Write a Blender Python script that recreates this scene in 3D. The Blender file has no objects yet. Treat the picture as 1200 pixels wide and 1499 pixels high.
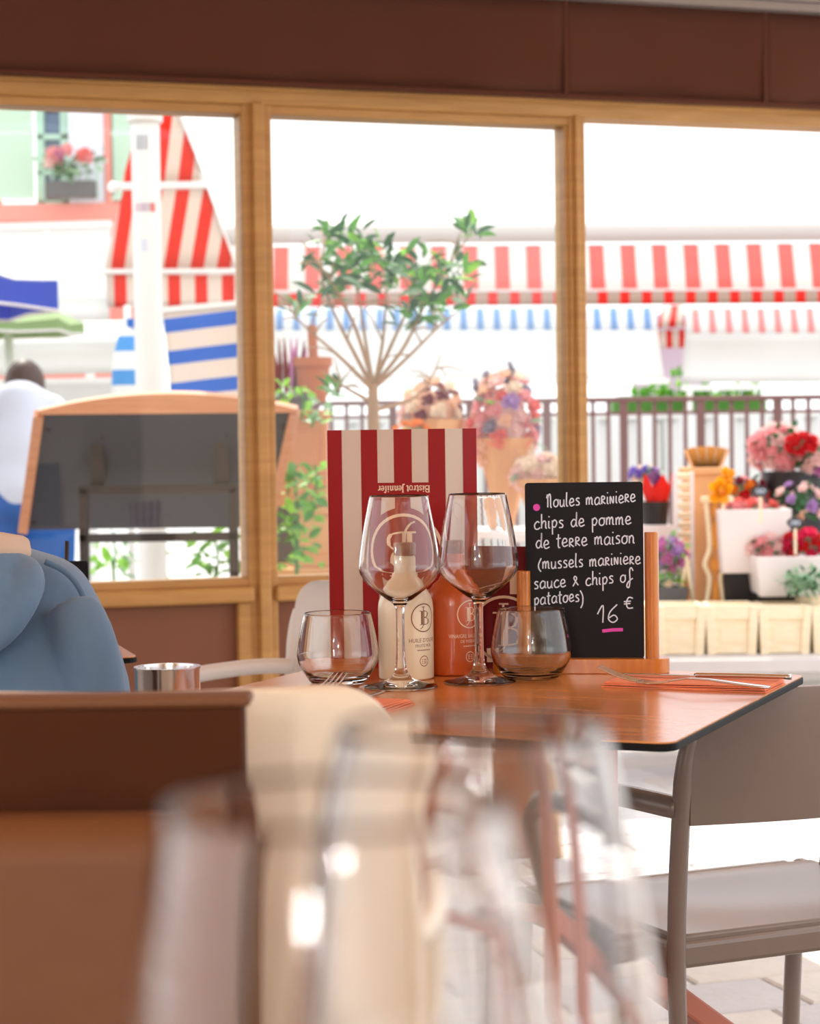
import bpy, bmesh, math, random
from mathutils import Vector, Matrix, Euler
random.seed(7)
PI = math.pi
scene = bpy.context.scene
COL = scene.collection

# ------------------------------------------------------------------ camera
FPX = 3000.0
CAM_H = 1.03
TABLE_Z = 0.744
PITCH = math.atan(99.5 / FPX)
ROLL = -0.0135
cam_data = bpy.data.cameras.new('camera')
cam = bpy.data.objects.new('camera', cam_data)
COL.objects.link(cam)
cam_data.sensor_fit = 'HORIZONTAL'
cam_data.sensor_width = 36.0
cam_data.lens = FPX / 1200.0 * 36.0
CAM_R = Matrix.Rotation(PI / 2 - PITCH, 3, 'X') @ Matrix.Rotation(ROLL, 3, 'Z')
cam.matrix_world = Matrix.Translation((0, 0, CAM_H)) @ CAM_R.to_4x4()
cam_data.clip_start = 0.02
cam_data.clip_end = 200
cam_data.dof.use_dof = True
cam_data.dof.focus_distance = 2.45
cam_data.dof.aperture_fstop = 10.2
scene.camera = cam

# ------------------------------------------------------------------ world, sun, exposure
world = bpy.data.worlds.new('world'); scene.world = world
world.use_nodes = True
bg = world.node_tree.nodes['Background']
bg.inputs[0].default_value = (0.97, 0.985, 1.0, 1)
bg.inputs[1].default_value = 1.3
sun_d = bpy.data.lights.new('sun', 'SUN'); sun_d.energy = 2.6; sun_d.angle = 0.01
sun_d.color = (1.0, 0.93, 0.82)
sun = bpy.data.objects.new('sun', sun_d); COL.objects.link(sun)
sun.rotation_euler = (math.radians(-38), math.radians(-14), 0)
vs = scene.view_settings
scene.display_settings.display_device = 'sRGB'
vs.view_transform = 'Standard'; vs.look = 'None'; vs.gamma = 1.0
vs.use_curve_mapping = False
vs.exposure = 0.62

# ------------------------------------------------------------------ helpers
def ray(px, py):
    d = Vector(((px - 600.0) / FPX, -(py - 749.5) / FPX, -1.0))
    return CAM_R @ d
def P(px, py, Y):
    d = ray(px, py); t = Y / d.y
    return Vector((d.x * t, Y, CAM_H + d.z * t))
def PZ(px, py, z=TABLE_Z):
    d = ray(px, py); t = (z - CAM_H) / d.z
    return Vector((d.x * t, d.y * t, z))
def mpp(Y):
    return Y / FPX

def srgb(r, g, b):
    def f(c):
        c /= 255.0
        return c / 12.92 if c <= 0.04045 else ((c + 0.055) / 1.055) ** 2.4
    return (f(r), f(g), f(b), 1.0)

class MB:
    def __init__(s): s.v = []; s.f = []
    def add(s, verts, faces):
        o = len(s.v); s.v += [tuple(v) for v in verts]
        s.f += [tuple(i + o for i in f) for f in faces]; return s
    def box(s, c, size, rot=None, taper=1.0):
        x, y, z = (a / 2 for a in size); c = Vector(c); vs_ = []
        for dz in (-1, 1):
            k = taper if dz > 0 else 1.0
            for dx, dy in ((-1, -1), (1, -1), (1, 1), (-1, 1)):
                p = Vector((dx * x * k, dy * y * k, dz * z))
                if rot is not None: p = rot @ p
                vs_.append(c + p)
        return s.add(vs_, [(3, 2, 1, 0), (4, 5, 6, 7), (0, 1, 5, 4), (1, 2, 6, 5), (2, 3, 7, 6), (3, 0, 4, 7)])
    def hexa(s, pts):   # 8 points: bottom 4, top 4
        return s.add(pts, [(3, 2, 1, 0), (4, 5, 6, 7), (0, 1, 5, 4), (1, 2, 6, 5), (2, 3, 7, 6), (3, 0, 4, 7)])
    def bar(s, a, b, w, h, up=(0, 0, 1)):
        a = Vector(a); b = Vector(b); d = (b - a).normalized(); up = Vector(up)
        if abs(d.dot(up)) > 0.98: up = Vector((0, 1, 0))
        x = d.cross(up).normalized() * w / 2; y = x.cross(d).normalized() * h / 2
        q = []
        for p in (a, b): q += [p - x - y, p + x - y, p + x + y, p - x + y]
        return s.hexa(q)
    def lathe(s, prof, seg=32, c=(0, 0, 0)):
        cx, cy, cz = c; rings = []; vs_ = []; fs = []
        for r, z in prof:
            if r < 1e-6:
                rings.append([len(vs_)]); vs_.append((cx, cy, cz + z))
            else:
                rings.append(list(range(len(vs_), len(vs_) + seg)))
                for i in range(seg):
                    a = 2 * PI * i / seg
                    vs_.append((cx + r * math.cos(a), cy + r * math.sin(a), cz + z))
        for k in range(len(rings) - 1):
            A, B = rings[k], rings[k + 1]
            for i in range(seg):
                j = (i + 1) % seg
                if len(A) == 1 and len(B) == 1: continue
                if len(A) == 1: fs.append((A[0], B[j], B[i]))
                elif len(B) == 1: fs.append((A[i], A[j], B[0]))
                else: fs.append((A[i], A[j], B[j], B[i]))
        return s.add(vs_, fs)
    def tube(s, pts, rad, seg=8, flat=1.0, caps=True):
        pts = [Vector(p) for p in pts]
        if not hasattr(rad, '__len__'): rad = [rad] * len(pts)
        n = None; vs_ = []; fs = []
        for i, p in enumerate(pts):
            t = (pts[min(i + 1, len(pts) - 1)] - pts[max(i - 1, 0)]).normalized()
            if n is None:
                n = t.cross(Vector((0, 0, 1)))
                if n.length < 1e-3: n = t.cross(Vector((0, 1, 0)))
            n = (n - t * n.dot(t)).normalized(); b = t.cross(n)
            for k in range(seg):
                a = 2 * PI * k / seg
                vs_.append(p + n * math.cos(a) * rad[i] + b * math.sin(a) * rad[i] * flat)
        for i in range(len(pts) - 1):
            for k in range(seg):
                j = (k + 1) % seg
                fs.append((i * seg + k, i * seg + j, (i + 1) * seg + j, (i + 1) * seg + k))
        if caps:
            fs.append(tuple(reversed(range(seg)))); m = (len(pts) - 1) * seg
            fs.append(tuple(range(m, m + seg)))
        return s.add(vs_, fs)
    def prism(s, outline, z0, z1):
        n = len(outline)
        vs_ = [(x, y, z0) for x, y in outline] + [(x, y, z1) for x, y in outline]
        fs = [tuple(reversed(range(n))), tuple(range(n, 2 * n))]
        fs += [(i, (i + 1) % n, n + (i + 1) % n, n + i) for i in range(n)]
        return s.add(vs_, fs)
    def prism_y(s, outline, y0, y1):   # outline in (x, z)
        n = len(outline)
        vs_ = [(x, y0, z) for x, z in outline] + [(x, y1, z) for x, z in outline]
        fs = [tuple(range(n)), tuple(reversed(range(n, 2 * n)))]
        fs += [((i + 1) % n, i, n + i, n + (i + 1) % n) for i in range(n)]
        return s.add(vs_, fs)
    def shell(s, fn, nu, nv, thick):   # fn(u,v) -> (point, normal); closed sheet with thickness
        top = []; bot = []
        for j in range(nv + 1):
            for i in range(nu + 1):
                p, n = fn(i / nu, j / nv); p = Vector(p); n = Vector(n)
                top.append(p + n * thick / 2); bot.append(p - n * thick / 2)
        N = len(top); w = nu + 1; fs = []
        for j in range(nv):
            for i in range(nu):
                a = j * w + i
                fs.append((a, a + 1, a + w + 1, a + w)); fs.append((N + a, N + a + w, N + a + w + 1, N + a + 1))
        for i in range(nu):
            fs.append((i + 1, i, N + i, N + i + 1)); a = nv * w + i
            fs.append((a, a + 1, N + a + 1, N + a))
        for j in range(nv):
            a = j * w; fs.append((a, a + w, N + a + w, N + a)); a = j * w + nu
            fs.append((a + w, a, N + a, N + a + w))
        return s.add(top + bot, fs)
    def ball(s, c, r, seg=10, rings=6, sc=(1, 1, 1)):
        o = len(s.v); prof = [(r * math.sin(PI * k / rings), -r * math.cos(PI * k / rings)) for k in range(rings + 1)]
        prof[0] = (0, -r); prof[-1] = (0, r)
        s.lathe(prof, seg)
        for i in range(o, len(s.v)):
            x, y, z = s.v[i]; s.v[i] = (c[0] + x * sc[0], c[1] + y * sc[1], c[2] + z * sc[2])
        return s
    def mesh(s, name, smooth=False):
        me = bpy.data.meshes.new(name); me.from_pydata(s.v, [], s.f); me.validate()
        if smooth:
            me.polygons.foreach_set('use_smooth', [True] * len(me.polygons))
        me.update(); return me
    def build(s, name, mat, parent=None, smooth=False, bevel=0, seg=2, loc=None, rz=None):
        o = bpy.data.objects.new(name, s.mesh(name, smooth)); COL.objects.link(o)
        o.data.materials.append(mat)
        if parent is not None: o.parent = parent
        if bevel:
            m = o.modifiers.new('bevel', 'BEVEL'); m.width = bevel; m.segments = seg; m.limit_method = 'ANGLE'
        if loc is not None: o.location = loc
        if rz is not None: o.rotation_euler.z = rz
        if smooth == 'auto': autosmooth(o)
        return o

def autosmooth(o, ang=0.6):
    me = o.data
    bm = bmesh.new(); bm.from_mesh(me)
    for e in bm.edges:
        e.smooth = not (len(e.link_faces) == 2 and e.calc_face_angle(0) > ang)
    bm.to_mesh(me); bm.free()

def tag(o, label=None, cat=None, group=None, kind=None):
    if label: o['label'] = label
    if cat: o['category'] = cat
    if group: o['group'] = group
    if kind: o['kind'] = kind
    return o
def thing(name, label, cat, loc=(0, 0, 0), rz=0, group=None, kind=None):
    o = bpy.data.objects.new(name, None); COL.objects.link(o)
    o.empty_display_size = 0.05; o.location = loc; o.rotation_euler.z = rz
    return tag(o, label, cat, group, kind)
def struct(name, loc=(0, 0, 0), rz=0):
    return thing(name, None, None, loc, rz, None, 'structure')
def copy_tree(o, parent=None):
    c = o.copy(); COL.objects.link(c); c.parent = parent
    for ch in list(o.children): copy_tree(ch, c)
    return c
def rrect(w, h, r, n=5, cx=0, cy=0):
    out = []
    for sx, sy, a0 in ((1, 1, 0), (-1, 1, 90), (-1, -1, 180), (1, -1, 270)):
        for k in range(n + 1):
            a = math.radians(a0 + 90 * k / n)
            out.append((cx + sx * (w / 2 - r) + r * math.cos(a), cy + sy * (h / 2 - r) + r * math.sin(a)))
    return out
def smooth_path(pts, n=6):
    pts = [Vector(p) for p in pts]; out = []
    for i in range(len(pts) - 1):
        p0 = pts[max(i - 1, 0)]; p1 = pts[i]; p2 = pts[i + 1]; p3 = pts[min(i + 2, len(pts) - 1)]
        for k in range(n):
            t = k / n
            out.append(0.5 * ((2 * p1) + (p2 - p0) * t + (2 * p0 - 5 * p1 + 4 * p2 - p3) * t * t + (3 * p1 - p0 - 3 * p2 + p3) * t ** 3))
    out.append(pts[-1]); return out

# ------------------------------------------------------------------ materials
def mat(name, col, rough=0.5, metal=0.0, noise=0.0, nscale=20, bump=0.0, bscale=60, spec=0.5, coat=0.0, trans=0.0, sheen=0.0):
    m = bpy.data.materials.new(name); m.use_nodes = True
    nt = m.node_tree; b = nt.nodes['Principled BSDF']
    b.inputs['Base Color'].default_value = col
    b.inputs['Roughness'].default_value = rough; b.inputs['Metallic'].default_value = metal
    b.inputs['Specular IOR Level'].default_value = spec
    b.inputs['Coat Weight'].default_value = coat
    b.inputs['Sheen Weight'].default_value = sheen
    tc = nt.nodes.new('ShaderNodeTexCoord')
    if noise:
        n = nt.nodes.new('ShaderNodeTexNoise'); n.inputs['Scale'].default_value = nscale; n.inputs['Detail'].default_value = 4
        nt.links.new(tc.outputs['Object'], n.inputs['Vector'])
        mx = nt.nodes.new('ShaderNodeMix'); mx.data_type = 'RGBA'
        mx.inputs[6].default_value = tuple(c * (1 - noise) for c in col[:3]) + (1,)
        mx.inputs[7].default_value = tuple(min(1, c * (1 + noise)) for c in col[:3]) + (1,)
        nt.links.new(n.outputs[0], mx.inputs[0]); nt.links.new(mx.outputs[2], b.inputs['Base Color'])
    if bump:
        n2 = nt.nodes.new('ShaderNodeTexNoise'); n2.inputs['Scale'].default_value = bscale; n2.inputs['Detail'].default_value = 3
        nt.links.new(tc.outputs['Object'], n2.inputs['Vector'])
        bp = nt.nodes.new('ShaderNodeBump'); bp.inputs['Strength'].default_value = bump; bp.inputs['Distance'].default_value = 0.01
        nt.links.new(n2.outputs[0], bp.inputs['Height']); nt.links.new(bp.outputs[0], b.inputs['Normal'])
    if trans:
        tr = nt.nodes.new('ShaderNodeBsdfTranslucent'); mxs = nt.nodes.new('ShaderNodeMixShader')
        tr.inputs[0].default_value = col
        src = b.inputs['Base Color'].links
        if src: nt.links.new(src[0].from_socket, tr.inputs[0])
        mxs.inputs[0].default_value = trans
        out = nt.nodes['Material Output']
        nt.links.new(b.outputs[0], mxs.inputs[1]); nt.links.new(tr.outputs[0], mxs.inputs[2]); nt.links.new(mxs.outputs[0], out.inputs[0])
    return m
def wood(name, c1, c2, rough=0.4, scale=(4, 40, 40), coat=0.0, bump=0.0):
    m = bpy.data.materials.new(name); m.use_nodes = True
    nt = m.node_tree; b = nt.nodes['Principled BSDF']
    tc = nt.nodes.new('ShaderNodeTexCoord'); mp = nt.nodes.new('ShaderNodeMapping')
    mp.inputs['Scale'].default_value = scale
    n = nt.nodes.new('ShaderNodeTexNoise'); n.inputs['Scale'].default_value = 1.5; n.inputs['Detail'].default_value = 6; n.inputs['Distortion'].default_value = 0.6
    rp = nt.nodes.new('ShaderNodeValToRGB')
    rp.color_ramp.elements[0].position = 0.3; rp.color_ramp.elements[0].color = c1
    rp.color_ramp.elements[1].position = 0.72; rp.color_ramp.elements[1].color = c2
    nt.links.new(tc.outputs['Object'], mp.inputs[0]); nt.links.new(mp.outputs[0], n.inputs['Vector'])
    nt.links.new(n.outputs[0], rp.inputs[0]); nt.links.new(rp.outputs[0], b.inputs['Base Color'])
    b.inputs['Roughness'].default_value = rough; b.inputs['Coat Weight'].default_value = coat; b.inputs['Coat Roughness'].default_value = .18
    return m
def stripes(name, c1, c2, period, axis='X', offset=0.0, duty=0.5, rough=0.7, trans=0.0, noise=0.06):
    m = bpy.data.materials.new(name); m.use_nodes = True
    nt = m.node_tree; b = nt.nodes['Principled BSDF']; L = nt.links.new
    tc = nt.nodes.new('ShaderNodeTexCoord'); sp = nt.nodes.new('ShaderNodeSeparateXYZ'); L(tc.outputs['Object'], sp.inputs[0])
    def mth(op, a, v):
        n = nt.nodes.new('ShaderNodeMath'); n.operation = op; L(a, n.inputs[0]); n.inputs[1].default_value = v; return n.outputs[0]
    x = mth('ADD', sp.outputs[axis], offset); x = mth('DIVIDE', x, period); x = mth('FRACT', x, 0); x = mth('GREATER_THAN', x, duty)
    mx = nt.nodes.new('ShaderNodeMix'); mx.data_type = 'RGBA'; mx.inputs[6].default_value = c1; mx.inputs[7].default_value = c2
    L(x, mx.inputs[0]); L(mx.outputs[2], b.inputs['Base Color']); b.inputs['Roughness'].default_value = rough
    if trans:
        tr = nt.nodes.new('ShaderNodeBsdfTranslucent'); ms = nt.nodes.new('ShaderNodeMixShader'); ms.inputs[0].default_value = trans
        L(mx.outputs[2], tr.inputs[0]); L(b.outputs[0], ms.inputs[1]); L(tr.outputs[0], ms.inputs[2]); L(ms.outputs[0], nt.nodes['Material Output'].inputs[0])
    return m
def glass_mat(name, col=(1, 1, 1, 1), rough=0.0, ior=1.45):
    m = bpy.data.materials.new(name); m.use_nodes = True; nt = m.node_tree
    nt.nodes.remove(nt.nodes['Principled BSDF'])
    g = nt.nodes.new('ShaderNodeBsdfGlass'); g.inputs['Color'].default_value = col
    g.inputs['Roughness'].default_value = rough; g.inputs['IOR'].default_value = ior
    nt.links.new(g.outputs[0], nt.nodes['Material Output'].inputs[0]); return m
def pane_mat(name):
    m = bpy.data.materials.new(name); m.use_nodes = True; nt = m.node_tree
    nt.nodes.remove(nt.nodes['Principled BSDF'])
    t = nt.nodes.new('ShaderNodeBsdfTransparent'); t.inputs[0].default_value = (0.97, 0.98, 0.97, 1)
    g = nt.nodes.new('ShaderNodeBsdfGlossy'); g.inputs['Roughness'].default_value = 0.0
    fr = nt.nodes.new('ShaderNodeFresnel'); fr.inputs['IOR'].default_value = 1.42
    ms = nt.nodes.new('ShaderNodeMixShader')
    nt.links.new(fr.outputs[0], ms.inputs[0]); nt.links.new(t.outputs[0], ms.inputs[1]); nt.links.new(g.outputs[0], ms.inputs[2])
    nt.links.new(ms.outputs[0], nt.nodes['Material Output'].inputs[0]); return m
def emit(name, col, s):
    m = bpy.data.materials.new(name); m.use_nodes = True; nt = m.node_tree
    nt.nodes.remove(nt.nodes['Principled BSDF'])
    e = nt.nodes.new('ShaderNodeEmission'); e.inputs[0].default_value = col; e.inputs[1].default_value = s
    nt.links.new(e.outputs[0], nt.nodes['Material Output'].inputs[0]); return m

M = {}
M['frame'] = wood('oak_frame', srgb(178, 130, 70), srgb(200, 152, 88), 0.45, (3, 3, 30))
M['kick'] = mat('brown_panel', srgb(128, 78, 52), 0.6, noise=0.08, nscale=6)
M['valance'] = mat('brown_canvas', srgb(84, 42, 22), 0.9, noise=0.1, nscale=5, bump=0.15, bscale=8)
M['ceiling'] = mat('canopy_cloth', srgb(236, 196, 150), 0.85, noise=0.05, nscale=3, trans=0.3)
M['plaster'] = mat('warm_plaster', srgb(226, 208, 186), 0.8, noise=0.05, nscale=4)
M['grey_metal'] = mat('grey_rail', srgb(150, 140, 135), 0.45, metal=0.3)
M['pane'] = pane_mat('window_glass')
M['glass'] = glass_mat('clear_glass')
M['tabletop'] = wood('table_laminate', srgb(206, 122, 52), srgb(232, 158, 88), 0.24, (3, 26, 8), coat=0.6)
M['black_edge'] = mat('black_edge', srgb(14, 13, 16), 0.6, spec=0.2)
M['terracotta'] = mat('terracotta_paint', srgb(188, 104, 78), 0.5)
M['taupe'] = mat('taupe_resin', srgb(134, 118, 110), 0.26, noise=0.03, nscale=30)
M['white_resin'] = mat('white_resin', srgb(226, 222, 220), 0.4)
M['cream_resin'] = mat('cream_resin', srgb(240, 230, 214), 0.45)
M['leather'] = mat('tan_leather', srgb(112, 70, 40), 0.6, noise=0.1, nscale=9, bump=0.1, bscale=40)
M['dark_leather'] = mat('dark_leather', srgb(74, 38, 20), 0.75, noise=0.12, nscale=10, bump=0.08, bscale=50, spec=.15)
M['menu_white'] = mat('menu_white', srgb(206, 188, 176), 0.45)
M['menu_red'] = mat('menu_red', srgb(146, 0, 8), 0.4, spec=.25)
M['menu_dark'] = mat('menu_dark_red', srgb(108, 0, 14), 0.45, spec=.25)
M['print_cream'] = mat('print_cream', srgb(238, 212, 186), 0.4)
M['print_brown'] = mat('print_brown', srgb(128, 76, 44), 0.4)
M['ceramic_cream'] = mat('ceramic_cream', srgb(240, 226, 200), 0.3, coat=0.3)
M['ceramic_orange'] = mat('ceramic_orange', srgb(190, 78, 18), 0.3, coat=0.4)
M['cork'] = wood('stopper_wood', srgb(128, 66, 36), srgb(162, 92, 56), 0.5, (30, 30, 90))
M['slate'] = mat('chalkboard_black', srgb(16, 18, 27), 0.6, noise=0.15, nscale=12, spec=.25)
M['chalk'] = mat('chalk_white', srgb(222, 234, 255), 0.9)
M['chalk_pink'] = mat('chalk_pink', srgb(226, 84, 196), 0.9)
M['honey_wood'] = wood('honey_wood', srgb(184, 104, 34), srgb(214, 138, 56), 0.28, (60, 60, 8), coat=0.4)
M['steel'] = mat('steel', srgb(205, 203, 205), 0.18, metal=1.0)
M['napkin'] = mat('napkin_paper', srgb(242, 146, 108), 0.85, noise=0.06, nscale=60)
M['hoodie'] = mat('hoodie_fleece', srgb(98, 130, 164), 0.9, noise=0.05, nscale=120, bump=0.3, bscale=7, sheen=0.2)
M['hood_in'] = mat('hood_lining', srgb(208, 184, 166), 0.9)
M['skin'] = mat('skin', srgb(214, 160, 132), 0.5)
M['hair_dark'] = mat('dark_hair', srgb(72, 48, 44), 0.5, noise=0.2, nscale=60)
M['hair_brown'] = mat('brown_hair', srgb(96, 60, 40), 0.5, noise=0.2, nscale=60)
M['navy'] = mat('navy_cloth', srgb(36, 44, 74), 0.9)
M['shirt'] = mat('pale_shirt', srgb(222, 226, 244), 0.9)
M['jeans'] = mat('blue_jeans', srgb(34, 96, 176), 0.9, noise=0.1, nscale=40)
M['paving'] = mat('paving_stone', srgb(196, 194, 196), 0.7, noise=0.12, nscale=9, bump=0.2, bscale=30)
M['joint'] = mat('paving_joint', srgb(120, 112, 104), 0.9)
M['iron'] = mat('brown_iron', srgb(120, 84, 82), 0.6)
M['white_metal'] = mat('white_metal', srgb(238, 236, 234), 0.5)
M['cassette'] = mat('grey_cassette', srgb(196, 188, 184), 0.6)
M['canvas_white'] = mat('white_canvas', srgb(240, 240, 238), 0.85, trans=0.25)
M['canvas_grey'] = mat('pale_grey_canvas', srgb(226, 224, 220), 0.85, noise=0.05, nscale=2, trans=0.2)
M['board_back'] = mat('board_backing', srgb(34, 38, 56), 0.5, noise=0.06, nscale=4)
M['board_wood'] = wood('board_rim', srgb(208, 140, 100), srgb(226, 162, 122), 0.5, (3, 30, 30))
M['dark_steel'] = mat('dark_steel', srgb(58, 52, 52), 0.5, metal=0.3)
M['bark'] = mat('pale_bark', srgb(176, 142, 112), 0.8, noise=0.2, nscale=30)
M['leaf_a'] = mat('leaf_green', srgb(86, 150, 52), 0.4, trans=0.35)
M['leaf_b'] = mat('leaf_dark', srgb(46, 98, 50), 0.35, trans=0.25)
M['leaf_c'] = mat('leaf_silver', srgb(150, 184, 150), 0.45, trans=0.3)
M['leaf_d'] = mat('leaf_lime', srgb(140, 200, 70), 0.45, trans=0.4)
M['kraft'] = mat('kraft_paper', srgb(224, 168, 116), 0.8, noise=0.05, nscale=10)
M['pale_wood'] = wood('pale_wood', srgb(242, 222, 186), srgb(250, 236, 208), 0.6, (10, 10, 40))
M['tan_wood'] = wood('tan_wood', srgb(220, 156, 96), srgb(232, 174, 118), 0.6, (10, 10, 40))
M['orange_wood'] = mat('orange_wood', srgb(226, 152, 62), 0.6)
M['black_pot'] = mat('black_plastic', srgb(34, 32, 36), 0.45)
M['grey_pot'] = mat('grey_plastic', srgb(88, 88, 92), 0.5)
M['white_pot'] = mat('white_bucket', srgb(236, 228, 228), 0.5)
M['terra_pot'] = mat('terracotta_pot', srgb(216, 142, 96), 0.75, noise=0.06, nscale=8)
M['brown_pot'] = mat('brown_pot', srgb(178, 102, 62), 0.7)
M['red_paper'] = mat('red_paper', srgb(236, 34, 20), 0.6, trans=0.3)
for k, c in dict(pink=(246, 172, 176), hot=(228, 34, 92), red=(214, 24, 34), wine=(138, 24, 48), peach=(248, 206, 178), cream=(250, 232, 212),
                 blush=(248, 214, 210), coral=(240, 120, 112), lilac=(190, 150, 206), violet=(138, 112, 204), yellow=(246, 176, 28), orange=(240, 140, 40), mauve=(206, 128, 182), grey=(168, 156, 178)).items():
    M['f_' + k] = mat('petal_' + k, srgb(*c), 0.6, trans=0.25)
M['lamp'] = emit('lamp_lens', (1.0, 0.965, 0.9, 1), 130.0)
M['tag_black'] = mat('tag_black', srgb(48, 44, 50), 0.5)

# ------------------------------------------------------------------ wall line (front glazing)
YAW = math.radians(18)
WD = 5.0
WT = Vector((math.cos(YAW), math.sin(YAW), 0)); WN = Vector((-math.sin(YAW), math.cos(YAW), 0))
def PW(px, py, off=0.0):
    d = ray(px, py); o = Vector((0, 0, CAM_H)); c = Vector((0, WD, 0)) + WN * off
    t = (c - o).dot(WN) / d.dot(WN); p = o + d * t
    return (p - Vector((0, WD, 0))).dot(WT), p.z

# ================================================================== STRUCTURE
def wbox(mb, s0, s1, z0, z1, y0, y1):
    return mb.box(((s0 + s1) / 2, (y0 + y1) / 2, (z0 + z1) / 2), (s1 - s0, y1 - y0, z1 - z0))
WLOC = (0, WD, 0)
sA0, sA1 = PW(353, 500)[0], PW(396, 500)[0]          # mullion between window 1 and 2
sB0, sB1 = PW(826, 450)[0], PW(850, 450)[0]          # mullion between window 2 and the doorway
zT = PW(390, 171)[1]; zT2 = PW(390, 150)[1]          # head rail
zS = PW(250, 849)[1]; zS2 = PW(250, 884)[1]          # sill rail
S_L, S_R = -2.6, PW(1200, 300)[0] + .03

# floor: setts as pieces where the photo shows them, a street plane beyond
floor = struct('floor')
MB().box((0, 4, -0.045), (16, 12.5, 0.04)).build('bedding', M['joint'], floor)
slab_meshes = []
for k in range(4):
    r = random.Random(k); w, d = 0.415, 0.193
    pts = [(x * w / 2 + r.uniform(-.004, .004), y * d / 2 + r.uniform(-.003, .003)) for x, y in ((-1, -1), (1, -1), (1, 1), (-1, 1))]
    ins = [(x * .975, y * .955) for x, y in pts]
    mb = MB()
    vs8 = [(x, y, -.03) for x, y in pts] + [(x, y, -.004) for x, y in pts] + [(x, y, 0) for x, y in ins]
    mb.add(vs8, [(0, 1, 5, 4), (1, 2, 6, 5), (2, 3, 7, 6), (3, 0, 4, 7), (4, 5, 9, 8), (5, 6, 10, 9), (6, 7, 11, 10), (7, 4, 8, 11), (8, 9, 10, 11)])
    me = mb.mesh('slab')
    slab_meshes.append(me)
slab_mats = [mat('slab_stone_%d' % i, srgb(*c), 0.7, noise=0.12, nscale=9, bump=0.25, bscale=35) for i, c in enumerate(((218, 217, 219), (208, 207, 211), (224, 220, 215), (214, 209, 207)))]
for me, mm in zip(slab_meshes, slab_mats): me.materials.append(mm)
ns = 0
for row in range(26):
    for c in range(9):
        lx = -0.9 + c * 0.42 + (0.19 if row % 2 else 0.0) + 0.06 * math.sin(row * 2.1); ly = -2.35 + row * 0.2
        w = Vector(WLOC) + WT * lx + WN * ly
        o = bpy.data.objects.new('slab', random.choice(slab_meshes)); COL.objects.link(o); o.parent = floor
        o.location = (w.x, w.y, random.uniform(-.0025, .0)); o.rotation_euler.z = YAW + random.uniform(-.006, .006); ns += 1
street = struct('floor_street')
MB().add([(-40, 6.9, -.03), (40, 6.9, -.03), (40, 60, -.03), (-40, 60, -.03)], [(0, 1, 2, 3)]).build('street_paving', M['paving'], street)

# ceiling canopy and back wall behind the camera
ceil = struct('ceiling', WLOC, YAW)
zR = PW(1000, 12)[1]
def cfn(u, v):
    y = -0.12 - v * 7.2; x = -5 + u * (5.9 if v > .12 else 6.7)
    return (x, y, zR + 0.05 + v * 0.75 + 0.015 * math.sin(u * 60)), (0, 0, 1)
MB().shell(cfn, 60, 6, 0.01).build('canopy', M['ceiling'], ceil, smooth=True)
rail = MB(); wbox(rail, -5, 1.75, zR - 0.022, zR, -0.14, -0.10); wbox(rail, -5, 1.75, zR, zR + 0.012, -0.15, -0.09)
rail.build('canopy_rail', M['grey_metal'], ceil, bevel=.003)
bw = struct('wall_back')
MB().box((-2.72, -2.6, 1.5), (3.6, 0.15, 3.0)).build('plaster_wall', M['plaster'], bw)
MB().box((2.3, -2.6, 1.5), (4.4, 0.15, 3.0)).build('plaster_wall', M['plaster'], bw)
MB().box((-.41, -2.6, 2.6), (1.04, 0.15, .8)).build('lintel', M['plaster'], bw)
for k, x in enumerate((-2.6, 1.6)):
    MB().box((x, -2.5, 1.05), (1.0, 0.08, 2.1)).build('door_leaf', M['frame'], bw, bevel=.01)

# glazed front
def window(name, s0, s1):
    w = struct(name, WLOC, YAW)
    f = MB(); wbox(f, s0, s1, zT, zT + .022, -.035, .045); f.build('head_bead', M['frame'], w, bevel=.004)
    f = MB(); wbox(f, s0, s1, zS - .02, zS, -.035, .045); f.build('sill_bead', M['frame'], w, bevel=.004)
    f = MB(); wbox(f, s0 - .0, s0 + .014, zS, zT, -.03, .04); f.build('side_bead', M['frame'], w, bevel=.003)
    f = MB(); wbox(f, s1 - .014, s1, zS, zT, -.03, .04); f.build('side_bead', M['frame'], w, bevel=.003)
    f = MB(); wbox(f, s0 + .01, s1 - .01, zS - .005, zT + .005, .0, .004); f.build('pane', M['pane'], w)
    return w
window('window_1', S_L, sA0 + .012)
window('window_2', sA1 - .012, sB0 + .006)
t1 = struct('trim_1', WLOC, YAW)
f = MB(); wbox(f, S_L, S_R + .3, zT + .02, zT2 + .03, -.05, .05); f.build('head_rail', M['frame'], t1, bevel=.006)
f = MB(); wbox(f, S_L, S_R + .3, zT + .05, zT2 + .045, -.065, -.045); f.build('head_moulding', M['frame'], t1, bevel=.005)
t2 = struct('trim_2', WLOC, YAW)
f = MB(); wbox(f, sA0, sA1, 0, zT2, -.04, .05); f.build('mullion', M['frame'], t2, bevel=.006)
f = MB(); wbox(f, sA0 + .022, sA1 - .022, 0, zT2 - .01, -.062, -.035); f.build('cover_strip', M['frame'], t2, bevel=.005)
t3 = struct('trim_3', WLOC, YAW)
f = MB(); wbox(f, sB0, sB1, 0, zT2, -.04, .05); f.build('mullion', M['frame'], t3, bevel=.005)
f = MB(); wbox(f, sB0 + .012, sB0 + .024, 0, zT2 - .01, -.055, -.035); f.build('cover_strip', M['frame'], t3, bevel=.004)
f = MB(); wbox(f, S_R + .004, S_R + .06, 0, zT2, -.04, .05); f.build('door_jamb', M['white_metal'], t3, bevel=.005)
t4 = struct('trim_4', WLOC, YAW)
f = MB(); wbox(f, S_L, sA0 + .01, zS2, zS - .018, -.06, .06); f.build('sill_rail', M['frame'], t4, bevel=.008)
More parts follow.
